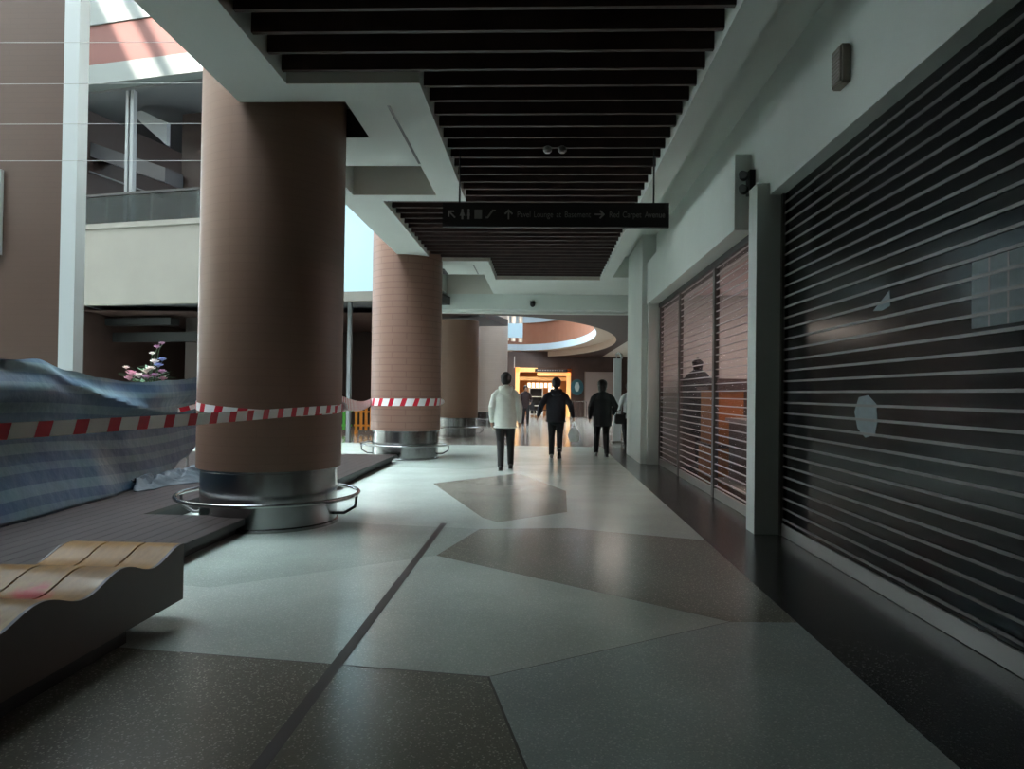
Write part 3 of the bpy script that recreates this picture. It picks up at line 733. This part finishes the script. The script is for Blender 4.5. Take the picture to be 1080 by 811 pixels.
fl = [(-.30, 0, 1.50, 'flower_pink', .075), (-.24, -.12, 1.40, 'flower_pink', .085), (-.14, -.2, 1.47, 'flower_pink', .09), (-.02, -.22, 1.44, 'flower_white', .085), (.10, -.2, 1.42, 'flower_mauve', .085), (.20, -.14, 1.45, 'flower_mauve', .085),
      (.28, -.04, 1.40, 'flower_pink', .075), (.12, -.12, 1.56, 'flower_white', .08), (.02, -.08, 1.52, 'flower_white', .075), (.14, -.05, 1.68, 'flower_white', .08), (.21, -.05, 1.62, 'flower_blue', .08), (.24, 0, 1.72, 'flower_blue', .07),
      (.08, -.02, 1.82, 'flower_white', .055), (.15, 0, 1.93, 'flower_mauve', .06), (.22, .02, 1.99, 'flower_mauve', .05), (-.32, -.08, 1.58, 'flower_white', .055), (.3, -.1, 1.52, 'flower_mauve', .07)]
b = B()
for x, y, z, m_, r_ in fl: tube(b, [(x*.35, y*.35, 1.28), (x*.8, y*.8, z-.1), (x, y, z-.02)], .006, 6)
ob('stems', b, M['leaf'], g)
for x, y, z, m_, r_ in fl:
    b = B()
    for lay, (rr, tilt, nn) in enumerate(((.62, .35, 6), (.42, .9, 5), (.2, 1.3, 4))):
        for k in range(nn):
            a = 2*PI*k/nn+lay*.5
            mxp = Matrix.Rotation(a, 4, 'Z') @ Matrix.Rotation(-tilt, 4, 'Y')
            ball(b, Matrix.Translation((x, y, z)) @ mxp @ Vector((rr*r_, 0, 0)), (r_*.5, r_*.42, r_*.12), 8, mxp)
    ball(b, (x, y, z), r_*.25, 8); ob('blossom', b, M[m_], g, True)

# ------------------------------------------------------------------ picket fences
def fence(x, y, n, m, label, rz=0):
    g = thing('picket_fence', (x, y, 0), label, 'fence', None, rz)
    for i in range(n):
        b = B(); c = i*.165
        prism(b, [(c, .12), (c+.085, .12), (c+.085, .86), (c+.0425, .93), (c, .86)], -.015, .015, 0, Matrix.Rotation(PI/2, 4, 'X')); ob('picket', b, m, g)
    for z in (.25, .7):
        b = B(); box(b, -.04, .015, z, n*.165-.04, .04, z+.06); ob('rail', b, m, g)
    for c in (.02, (n-1)*.165+.02):
        b = B(); box(b, c, -.12, 0, c+.05, .14, .12); ob('foot', b, m, g)
fence(-7.15, 23.0, 6, M['green'], 'green picket fence panel seen between the first two pillars')
fence(-6.12, 23.1, 6, M['amber'], 'orange picket fence panel left of the second pillar')
fence(-2.62, 31.8, 4, M['yellowgreen'], 'yellow green picket fence panel beside the fourth pillar')

# ------------------------------------------------------------------ shutters
def shutter(name, x, y0, y1, z1, pitch, panel, bar, label, group, zc=None, bh=.02):
    g = thing(name, (x, y1, 0), label, 'shutter', group)
    L = y0-y1
    b = B(); z = .16
    while z < z1:
        box(b, -.012, L+.03, z, .012, -.03, z+bh); z += pitch
    ob('slats', b, bar, g)
    b = B(); box(b, -.003, L+.03, .12, .003, -.03, z1); ob('panel_sheet', b, panel, g)
    b = B(); box(b, -.02, L+.03, .005, .02, -.03, .125); ob('bottom_bar', b, M['alu'], g)
    for c in (L, -.05):
        b = B(); box(b, -.035, c, 0, .035, c+.05, z1); ob('guide_rail', b, M['alu_dark'], g)
    b = B(); box(b, -.06, L, z1-.05, .1, 0, z1+.04); ob('head_rail', b, M['black'], g)
    return g
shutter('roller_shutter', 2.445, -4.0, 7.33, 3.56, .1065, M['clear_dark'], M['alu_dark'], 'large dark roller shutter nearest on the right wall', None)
fy = (7.66, 9.97, 12.47, 14.49)
fl_ = ('pinkish see through roller shutter next to the white pilaster', 'pinkish see through roller shutter in the middle of the three', 'pinkish see through roller shutter farthest down the right wall')
for i in range(3):
    shutter('roller_shutter', 2.40, fy[i]+.004, fy[i+1]-.004, 3.22, .1, M['clear_pink'], M['pink_bar'], fl_[i], 'pinkish roller shutters', bh=.012)

# papers on the near shutter, and a window reflection built as a panel
def sheet(name, y0, y1, z0, z1, label, pts=None, x=2.428, cols=1):
    g = thing(name, (x, (y0+y1)/2, z0), label, 'paper', None)
    w, h = y1-y0, z1-z0; n, m_ = 14, 10
    b = B()
    P = pts or [(0, 0), (1, 0), (1, 1), (0, 1)]
    RY = Matrix(((0, 0, 1, 0), (1, 0, 0, -w/2), (0, 1, 0, 0), (0, 0, 0, 1)))
    prism(b, [(a*w, c*h) for a, c in P], -.0015, .0015, 0, RY); ob('sheet', b, M['paper'], g)
    if cols > 1:
        b = B()
        for k in range(1, cols): box(b, -.003, w*k/cols-.006-w/2, 0, .003, w*k/cols+.006-w/2, h)
        ob('reflected_mullion', b, M['hoarding'], g)
    return g
sheet('window_reflection', 3.35, 4.15, 1.80, 2.18, 'wide pale gridded window reflection built as a panel on the dark shutter by the right edge', None, 2.4395, 5)  # stands in for atrium windows mirrored in the shutter
sheet('paper_scrap', 5.10, 5.36, 2.03, 2.16, 'small torn triangular paper scrap stuck on the dark shutter', [(0, .15), (.05, 1), (.25, .8), (1, .1), (.5, 0)], 2.4395)
sheet('paper_notice', 5.28, 5.66, 1.10, 1.42, 'rounded crumpled paper stuck low on the dark shutter', [(.1, .1), (.5, 0), (.85, .2), (1, .6), (.8, .95), (.4, 1), (.05, .8), (0, .4)], 2.4395)

# inside the pink shop: displays, an orange reflection built as a stand, and a lamp
g = thing('clothes_display', (3.02, 13.95, 0), 'dark clothed display form behind the middle pinkish shutter', 'display')
b = B(); lathe(b, [(0, .02), (.30, 0), (.30, .05), (.04, .08), (.04, .6), (.30, .65), (.36, 1.0), (.26, 1.35), (.34, 1.65), (.16, 1.85), (.08, 1.9), (.11, 2.05), (0, 2.15)], seg=20); ob('form', b, M['blackcloth'], g, True)
g = thing('orange_reflection', (3.22, 12.9, 0), 'orange reflection built as a stand behind the nearest pinkish shutter', 'display')
b = B(); box(b, -.3, -.45, 0, .3, .45, .5); box(b, -.28, -.4, .55, .28, .4, 1.5); ob('stand', b, mat('dull_orange_reflection', (.42, .15, .035), .6), g)
b = B(); box(b, -.34, -.48, .5, .34, .48, .56); box(b, -.34, -.48, 1.5, .34, .48, 1.56); ob('shelf_board', b, M['brown'], g)
g = thing('dark_counter', (3.55, 11.7, 0), 'dark counter low behind the nearest pinkish shutter', 'counter')
b = B(); box(b, -.35, -.6, 0, .35, .6, .98); ob('body', b, M['brown'], g)
b = B(); box(b, -.4, -.65, .98, .4, .65, 1.03); ob('worktop', b, M['alu'], g)

# ------------------------------------------------------------------ hanging sign
g = thing('hanging_sign', (.08, 8.5, 3.39), 'long dark hanging direction sign under the slatted ceiling', 'sign')
XS0, XS1 = -1.30, 1.40
b = B(); box(b, XS0, -.03, 0, XS1, .03, .29); ob('board', b, M['black_matte'], g)
for x in (-1.10, 1.22):
    b = B(); tube(b, [(x, 0, .29), (x, 0, .93)], .011, 8); ob('hanger_rod', b, M['black'], g)
def text(s, x, z, size, m, name='lettering', xs=1.):
    c = bpy.data.curves.new('t', 'FONT'); c.body = s; c.size = size; c.extrude = .0015; c.space_character = 1.02
    t = bpy.data.objects.new('t', c); COL.objects.link(t)
    me = bpy.data.meshes.new_from_object(t.evaluated_get(bpy.context.evaluated_depsgraph_get()))
    bpy.data.objects.remove(t)
    me.transform(Matrix.Translation((x, -.033, z)) @ Matrix.Diagonal((xs, 1, 1, 1)) @ R90)
    me.materials.clear(); me.materials.append(m)
    o = bpy.data.objects.new(name, me); COL.objects.link(o); o.parent = g; return o
def arrow(x, z, ang, s=.055):
    b = B(); mx = Matrix.Translation((x, -.031, z)) @ R90 @ Matrix.Rotation(ang, 4, 'Z')
    for pts in ([(-s*.16, -s*1.1), (s*.16, -s*1.1), (s*.16, s*.7), (-s*.16, s*.7)], [(0, s*1.1), (-s*.95, s*.15), (-s*.72, -.08*s), (0, s*.62)], [(0, s*1.1), (0, s*.62), (s*.72, -.08*s), (s*.95, s*.15)]):
        prism(b, pts, 0, .003, 0, mx)
    o = ob('arrow', b, M['grey_ink'], g); return o
arrow(-1.19, .15, PI/4); arrow(-.505, .15, 0); arrow(.58, .15, -PI/2)
def man(x, skirt):
    b = B(); mx = Matrix.Translation((x, -.031, .15)) @ R90
    prism(b, [(.014*math.cos(a*PI/5), .05+.014*math.sin(a*PI/5)) for a in range(10)], 0, .003, 0, mx)
    prism(b, [(-.012, .032), (.012, .032), (.032 if skirt else .018, -.02), (.012, -.02), (.012, -.062), (-.012, -.062), (-.012, -.02), (-.032 if skirt else -.018, -.02)], 0, .003, 0, mx)
    ob('restroom_symbol', b, M['grey_ink'], g)
man(-1.06, True); man(-.985, False)
b = B(); mx = Matrix.Translation((-.87, -.031, .15)) @ R90
prism(b, [(-.045, -.055), (.045, -.055), (.045, .055), (-.045, .055)], 0, .002, 0, mx); ob('lift_symbol', b, M['grey_ink_dim'], g)
b = B(); mx = Matrix.Translation((-.72, -.031, .15)) @ R90
prism(b, [(-.06, -.05), (-.03, -.05), (.03, .035), (.06, .035), (.06, .055), (.018, .055), (-.042, -.03), (-.06, -.03)], 0, .002, 0, mx); ob('escalator_symbol', b, M['grey_ink_dim'], g)
def phrase(words, x, width, size=.100, gap=.038):
    os_ = [text(w_, 0, .115, size, M['grey_ink_dim']) for w_ in words]
    ws = [max(v.co.x for v in o.data.vertices) for o in os_]
    f = (width-gap*(len(os_)-1))/sum(ws)
    for o, w_ in zip(os_, ws):
        o.data.transform(Matrix.Translation((x, 0, 0)) @ Matrix.Diagonal((f, 1, 1, 1))); x += w_*f+gap
phrase(('Pavel', 'Lounge', 'at', 'Basement'), -.405, .88)
phrase(('Red', 'Carpet', 'Avenue'), .69, .66)

# ------------------------------------------------------------------ small fittings
g = thing('security_camera', (-.29, 19.9, 3.87), 'small black dome camera on the white beam', 'camera')
b = B(); box(b, -.07, 0, .05, .07, .1, .12); ob('mount', b, M['black'], g)
b = B(); ball(b, (0, 0, .03), (.075, .075, .085), 14); ob('dome', b, M['black'], g, True)
g = thing('wall_speaker', (2.27, 5.52, 3.78), 'beige box speaker on the white wall above the dark shutter', 'speaker')
b = B(); box(b, -.05, -.09, 0, .03, .09, .30); bmesh.ops.bevel(b, geom=b.edges[:], offset=.012, segments=2, affect='EDGES'); ob('body', b, M['beigebox'], g)
b = B()
for i in range(9): box(b, -.056, -.07, .03+i*.027, -.05, .07, .042+i*.027)
ob('grille', b, M['hoarding'], g)
g = thing('emergency_light', (2.26, 7.92, 3.62), 'black twin head emergency light on the wall above the pilaster', 'light')
b = B(); box(b, -.02, -.08, 0, .04, .07, .26); ob('body', b, M['black'], g)
for z in (.05, .2):
    b = B(); ball(b, (-.07, -.03, z), (.055, .055, .055), 12); ob('lamp_head', b, M['black'], g, True)
    b = B(); lathe(b, [(.04, 0), (.045, .02)], seg=16); bmesh.ops.transform(b, matrix=Matrix.Translation((-.10, -.07, z)) @ Matrix.Rotation(PI/2, 4, 'X'), verts=b.verts); ob('lens', b, M['steel_dark'], g)
for i, x in enumerate((.03, .20)):
    g = thing('ceiling_spot', (x, 8.24, 4.20), ('left small ceiling spot between the slats above the hanging sign', 'right small ceiling spot between the slats above the hanging sign')[i], 'spotlight', 'ceiling spots')
    b = B(); lathe(b, [(.03, 0), (.05, .02), (.05, .06), (.02, .08), (.02, .4)], seg=18); ob('body', b, M['alu_dark'], g, True)
    b = B(); lathe(b, [(.028, -.004), (.03, .002)], seg=18); ob('lens', b, M['alu'], g)
g = thing('air_vent', (-2.40, 16.28, 4.19), 'grey air vent in the ceiling recess behind the second pillar', 'vent')
b = B(); box(b, -.16, -.33, -.02, .16, .33, .0); ob('frame', b, M['greysoffit'], g)
b = B()
for i in range(7): box(b, -.13, -.30+i*.09, -.03, .13, -.26+i*.09, -.02)
ob('louvre', b, M['steel_dark'], g)

# ------------------------------------------------------------------ people
def hand(bm, w, d, side, curl=.5):
    """palm, four unequal curled fingers and a thumb; w = wrist, d = direction of forearm"""
    d = Vector(d).normalized(); fwd = Vector((0, 1, 0)) - d*d.y; fwd.normalize(); inn = Vector((-side, 0, 0))
    inn = inn-d*inn.dot(d)-fwd*inn.dot(fwd); inn.normalize()
    w = Vector(w); k = w+d*.085
    taper(bm, [w, w+d*.03, k], [.026, (.028, .034), (.022, .040)], 12)
    for i, ln in enumerate((.070, .080, .075, .058)):
        p0 = k+fwd*(.030-.020*i)+d*.002
        p1 = p0+(d*math.cos(curl*.5)+inn*math.sin(curl*.5))*ln*.45
        p2 = p1+(d*math.cos(curl*1.3)+inn*math.sin(curl*1.3))*ln*.32
        p3 = p2+(d*math.cos(curl*2)+inn*math.sin(curl*2))*ln*.25
        taper(bm, [p0-d*.02, p0, p1, p2, p3], [.0095, .0092, .0088, .0082, .0075], 8)
    t0 = w+d*.03+fwd*.028
    taper(bm, [t0, t0+(d*.6+fwd*.7+inn*.2).normalized()*.035, t0+(d*.9+fwd*.35+inn*.4).normalized()*.07], [.013, .0105, .0085], 8)

def person(loc, rz, H, label, pose, top, bottom, shoes, hairlen=0., hood=False, socks=None, jl=.80, bulk=1., hem=0.):
    g = thing('person', loc, label, 'person', None, rz); sc = H/1.75; g.scale = (sc, sc, sc)
    lean = pose.get('lean', .03)
    hip = {s: Vector((s*.088, 0, .91)) for s in (-1, 1)}
    ft = {-1: Vector(pose['footL']), 1: Vector(pose['footR'])}
    an = {}; kn = {}; heel = {-1: pose.get('heelL', 0), 1: pose.get('heelR', 0)}
    for s in (-1, 1):
        an[s] = ft[s]+Vector((0, -.0, .09+heel[s]))
        m_ = (hip[s]+an[s])/2; L = (hip[s]-an[s]).length
        bend = math.sqrt(max(0, .425**2-(L/2)**2))
        kn[s] = m_+Vector((0, min(bend, .16)+.01, .01))
    sh = {s: Vector((s*.175, lean, 1.395)) for s in (-1, 1)}
    el = {-1: Vector(pose['elbL']), 1: Vector(pose['elbR'])}; wr = {-1: Vector(pose['wrL']), 1: Vector(pose['wrR'])}
    hd = Vector((pose.get('hx', 0), lean+.035, 1.635)); nk = Vector((0, lean, 1.46))
    # body: one continuous surface
    b = B()
    taper(b, [(0, 0, .88), (0, 0, .97), (0, lean*.4, 1.10), (0, lean*.8, 1.28), (0, lean, 1.40)], [(.145, .10), (.15, .105), (.125, .09), (.15, .10), (.13, .08)])
    taper(b, [nk-Vector((0, 0, .06)), nk+Vector((0, .005, .03)), hd-Vector((0, .01, .06))], [.062, .055, .055])
    ball(b, hd, (.075, .094, .112), 20); ball(b, hd+Vector((0, .035, -.055)), (.055, .055, .058), 14)
    taper(b, [hd+Vector((0, .088, .015)), hd+Vector((0, .112, -.022))], [.010, .015], 8)
    for s in (-1, 1):
        ball(b, hd+Vector((s*.077, -.005, -.012)), (.012, .02, .032), 10)
        taper(b, [sh[s]-Vector((s*.06, 0, 0)), sh[s], el[s], wr[s]], [.05, .05, .038, .026])
        hand(b, wr[s], wr[s]-el[s], s, pose.get('curlL' if s < 0 else 'curlR', .5))
        taper(b, [hip[s], kn[s], an[s]], [.085, .055, .036])
        d = heel[s]
        taper(b, [an[s]+Vector((0, -.03, -.03)), ft[s]+Vector((0, .10, .035)), ft[s]+Vector((0, .17, .025))], [.032, (.038, .022), (.035, .016)])
    fuse('body', b, .0062, M['skin'], g, 2)
    for s in (-1, 1):
        b = B(); ball(b, hd+Vector((s*.03, .083, .014)), (.012, .008, .008), 8); ob('eye', b, M['eye'], g, True)
    b = B(); taper(b, [hd+Vector((-.02, .085, -.058)), hd+Vector((0, .089, -.060)), hd+Vector((.02, .085, -.058))], [.005, .007, .005], 8); ob('mouth', b, M['flower_mauve'], g, True)
    # hair
    b = B(); hw = 1.06+(.14 if hairlen else 0)
    ball(b, hd+Vector((0, -.018, .028)), (.097*hw, .108, .112), 18)
    ball(b, hd+Vector((0, -.045, -.02)), (.090*hw, .076, .088+hairlen*.4), 16)
    if hairlen:
        for s in (-1, 1): ball(b, hd+Vector((s*.068, -.015, -.055)), (.034, .055, .06+hairlen), 12)
        ball(b, hd+Vector((0, -.065, -.075)), (.085, .045, .08+hairlen), 14)
    fuse('hair', b, .008, M['hair'], g, 2)
    # jacket
    jw = bulk; b = B()
    taper(b, [(0, 0, jl+.02), (0, 0, .95), (0, lean*.4-.01, 1.12), (0, lean*.8-.015, 1.30), (0, lean-.005, 1.42)],
          [(.182*jw, .145*jw), (.187*jw, .15*jw), (.185*jw, .14*jw), (.182*jw, .130*jw), (.125, .090)], 20, .22)
    for s in (-1, 1):
        taper(b, [sh[s]-Vector((s*.10, 0, -.030)), sh[s]-Vector((s*.03, 0, .005)), sh[s]*.75+el[s]*.25, el[s], (el[s]+wr[s])/2, wr[s]], [.060, .066, .066*jw, .058*jw, .053*jw, .042], 14)
    taper(b, [(0, lean-.01, 1.40), (0, lean+.0, 1.475)], [.095, .076], 14)
    jacket = fuse('jacket', b, .011, top, g, 3)
    if hood:
        b = B(); pts = []
        for k in range(13):
            a = PI*(1.0+k/12); pts.append((.098*math.cos(a), lean-.01+.110*math.sin(a), 1.490-.045*math.sin(PI*k/12)))
        taper(b, pts, [.03]+[.045]*11+[.03], 12)
        ball(b, (0, lean-.115, 1.425), (.12, .055, .085), 14); fuse('hood', b, .010, top, g, 3)
    b = B(); tube(b, [(.186*jw*math.cos(2*PI*k/32), .147*jw*math.sin(2*PI*k/32), jl+.015) for k in range(32)], .018, 8, True); ob('hem_band', b, top, g, True)
    # trousers
    b = B(); taper(b, [(0, 0, .84), (0, 0, .98)], [(.165, .125), (.165, .125)], 18)
    for s in (-1, 1):
        taper(b, [hip[s], (hip[s]+kn[s])/2, kn[s], (kn[s]+an[s])/2, an[s]+Vector((0, 0, .0))], [(.105, .115), .092, .074, .066, .058], 16)
    fuse('trousers', b, .010, bottom, g, 3)
    for i, s in enumerate((-1, 1)):
        b = B(); f = ft[s]; hl = heel[s]
        taper(b, [f+Vector((0, -.055, .045+hl)), f+Vector((0, .0, .052+hl*.8)), f+Vector((0, .09, .04+hl*.15)), f+Vector((0, .175, .030))], [(.040, .045), (.042, .048), (.048, .036), (.042, .026)], 14)
        shoe = fuse('shoe', b, .008, shoes[i], g, 2)
        b = B(); P = [(-.036, -.09), (.036, -.09), (.046, .05), (.05, .12), (.03, .205), (-.03, .205), (-.05, .12), (-.046, .05)]
        z0 = lambda y: hl*max(0, (.11-y)/.2)
        lo = [b.verts.new((f.x+x, f.y+y, f.z+z0(y))) for x, y in P]; up = [b.verts.new((f.x+x, f.y+y, f.z+z0(y)+.018)) for x, y in P]
        b.faces.new(lo[::-1]); b.faces.new(up)
        for q in range(8): b.faces.new((lo[q], lo[(q+1) % 8], up[(q+1) % 8], up[q]))
        ob('sole', b, M['shoe'] if shoes[i] is M['shoe'] else M['shoe_pale'], shoe)
    if socks:
        for s in (-1, 1):
            b = B(); taper(b, [an[s]+Vector((0, -.01, -.03)), an[s]+Vector((0, 0, .03))], [.046, .046], 12); ob('sock', b, socks, g, True)
    return g, wr, el, sc

person((-.66, 12.98, 0), .03, 1.77, 'person in a cream hooded jacket and black trousers walking away', dict(
    footL=(-.075, -.10, 0), footR=(.10, .30, 0), heelL=.0, heelR=0., elbL=(-.245, -.05, 1.13), wrL=(-.245, .03, .88), elbR=(.25, -.04, 1.13), wrR=(.255, .06, .88), lean=.03),
    M['hoodie'], M['trouser'], (M['shoe'], M['shoe']), hood=True, jl=.76, bulk=1.08)
g, wr, el, sc = person((.31, 15.45, 0), -.02, 1.74, 'person in a dark navy jacket and jeans carrying a white plastic bag', dict(
    footL=(-.09, .12, 0), footR=(.085, -.12, 0), heelR=.085, elbL=(-.315, -.04, 1.16), wrL=(-.385, .03, .93), elbR=(.31, -.02, 1.16), wrR=(.375, .04, .92), lean=.05, curlR=1.0, hx=-.0),
    M['navycloth'], M['jean'], (M['shoe_pale'], M['shoe']), hood=True, socks=M['sock'], jl=.79, bulk=1.12)
# plastic bag hanging from the right hand
hp = Vector((.31, 15.45, 0))+Matrix.Rotation(-.02, 3, 'Z') @ (wr[1]*sc)+Vector((.02, .0, -.13))
bag = thing('plastic_bag', (hp.x, hp.y, hp.z-.42), 'white plastic carrier bag hanging from the navy jacketed person\'s right hand', 'bag')
b = B(); lathe(b, [(.0, 0), (.085, .005), (.115, .05), (.125, .14), (.105, .22), (.065, .28), (.05, .30), (.04, .30), (.0, .285)], seg=22)
for v in b.verts:
    v.co.y *= .72; v.co += Vector((.012*math.sin(v.co.z*40+v.co.y*30), .012*math.sin(v.co.x*45+v.co.z*25), 0))
ob('pouch', b, M['bag'], bag, True)
for s in (-1, 1):
    b = B(); tube(b, [(s*.045, 0, .28), (s*.035, .0, .36), (s*.008, 0, .445), (-s*.004, 0, .45)], .008, 8); ob('handle', b, M['bag'], bag, True)
person((1.37, 16.15, 0), .02, 1.72, 'person dressed all in black with bobbed hair walking away on the right', dict(
    footL=(-.12, .14, 0), footR=(.10, -.10, 0), elbL=(-.27, -.03, 1.13), wrL=(-.28, .05, .88), elbR=(.30, -.06, 1.15), wrR=(.27, .14, .98), lean=.03),
    M['blackcloth'], M['trouser'], (M['shoe_pale'], M['shoe']), hairlen=.035, jl=.69, bulk=1.16)
person((2.36, 19.2, 0), .3, 1.72, 'person in a white shirt half hidden behind the right wall end', dict(
    footL=(-.09, .05, 0), footR=(.09, -.05, 0), elbL=(-.29, -.03, 1.13), wrL=(-.25, .12, .93), elbR=(.28, -.02, 1.13), wrR=(.27, .06, .88)),
    M['whitecloth'], M['trouser'], (M['shoe'], M['shoe']), jl=.78)
hb = thing('hand_bag', (2.08, 19.02, .62), 'black bag carried by the person in white at the wall end', 'bag')
b = B(); box(b, -.14, -.06, 0, .14, .06, .26); bmesh.ops.bevel(b, geom=b.edges[:], offset=.025, segments=3, affect='EDGES'); ob('pouch', b, M['black'], hb, True)
b = B(); tube(b, [(-.09, 0, .25), (-.07, 0, .34), (0, 0, .37), (.07, 0, .34), (.09, 0, .25)], .01, 8); ob('handle', b, M['black'], hb, True)
person((-.72, 31.2, 0), PI+.2, 1.74, 'person in dark clothes with a pale collar standing before the orange shopfront', dict(
    footL=(-.10, .04, 0), footR=(.10, -.02, 0), elbL=(-.27, -.02, 1.13), wrL=(-.20, .18, 1.0), elbR=(.27, -.02, 1.13), wrR=(.27, .08, .88)),
    mat('dark_plum_cloth', (.030, .014, .016), .75), M['trouser'], (M['shoe'], M['shoe']), jl=.76)

# ------------------------------------------------------------------ light, world, camera
W = bpy.data.worlds.new('daylight'); S.world = W; W.use_nodes = True
bg = W.node_tree.nodes['Background']; bg.inputs['Color'].default_value = (.76, .90, .97, 1); bg.inputs['Strength'].default_value = 20.5
def lamp(name, kind, loc, energy, col, size=.3, rot=None, sy=None):
    l = bpy.data.lights.new(name, kind); l.energy = energy; l.color = col
    if kind == 'AREA':
        l.size = size
        if sy: l.shape = 'RECTANGLE'; l.size_y = sy
    elif kind == 'SUN': l.angle = .01
    else: l.shadow_soft_size = size
    o = bpy.data.objects.new(name, l); COL.objects.link(o); o.location = loc
    if rot: o.rotation_euler = rot
    return o
sd = Vector((1, 3, -1.67)).normalized()
s = lamp('sun', 'SUN', (0, 0, 30), 24, (1, .93, .84)); s.rotation_euler = sd.to_track_quat('-Z', 'Y').to_euler()
lamp('shop_ceiling_lamp', 'AREA', (.1, 46, 2.9), 22, (1, .62, .28), 1.5)
lamp('pink_shop_lamp', 'AREA', (4.6, 11, 3.40), 110, (1, .72, .66), 1.0, None, 4.0)
lamp('hall_side_fill', 'AREA', (-4.6, 24.0, 3.6), 120, (1, .86, .74), 2.5)  # added fill to lift the fourth pillar, not a fitting of the hall
lamp('hall_front_fill', 'AREA', (2.4, 22.2, 3.65), 25, (1, .9, .8), 1.2)  # added fill just behind the beam, no fitting there
lamp('hall_fill', 'AREA', (0, 40.5, 3.65), 60, (1, .66, .42), 2.0)  # added warm fill for the dark far floor and walls

cam = bpy.data.cameras.new('camera'); cam.sensor_width = 36; cam.lens = 750/1080*36; cam.clip_end = 200; cam.clip_start = .05
co = bpy.data.objects.new('camera', cam); COL.objects.link(co)
r_ = Vector((.9990303, .04200601, .01318881)); u_ = Vector((-.01266075, -.01281261, .99983776)); w_ = Vector((-.04216818, .9990352, .01226835))
co.matrix_world = Matrix(((r_.x, u_.x, -w_.x, 0), (r_.y, u_.y, -w_.y, 0), (r_.z, u_.z, -w_.z, 1.40), (0, 0, 0, 1)))
S.camera = co
S.view_settings.view_transform = 'Standard'; S.view_settings.look = 'None'; S.view_settings.gamma = 1.0; S.view_settings.use_curve_mapping = False
S.view_settings.exposure = 0.25
S.cycles.max_bounces = 12; S.cycles.diffuse_bounces = 8; S.cycles.glossy_bounces = 6; S.cycles.transparent_max_bounces = 16
S.cycles.sample_clamp_indirect = 6; S.cycles.use_denoising = True; S.cycles.caustics_reflective = False; S.cycles.caustics_refractive = False
try: S.cycles.denoiser = 'OPENIMAGEDENOISE'
except Exception: pass
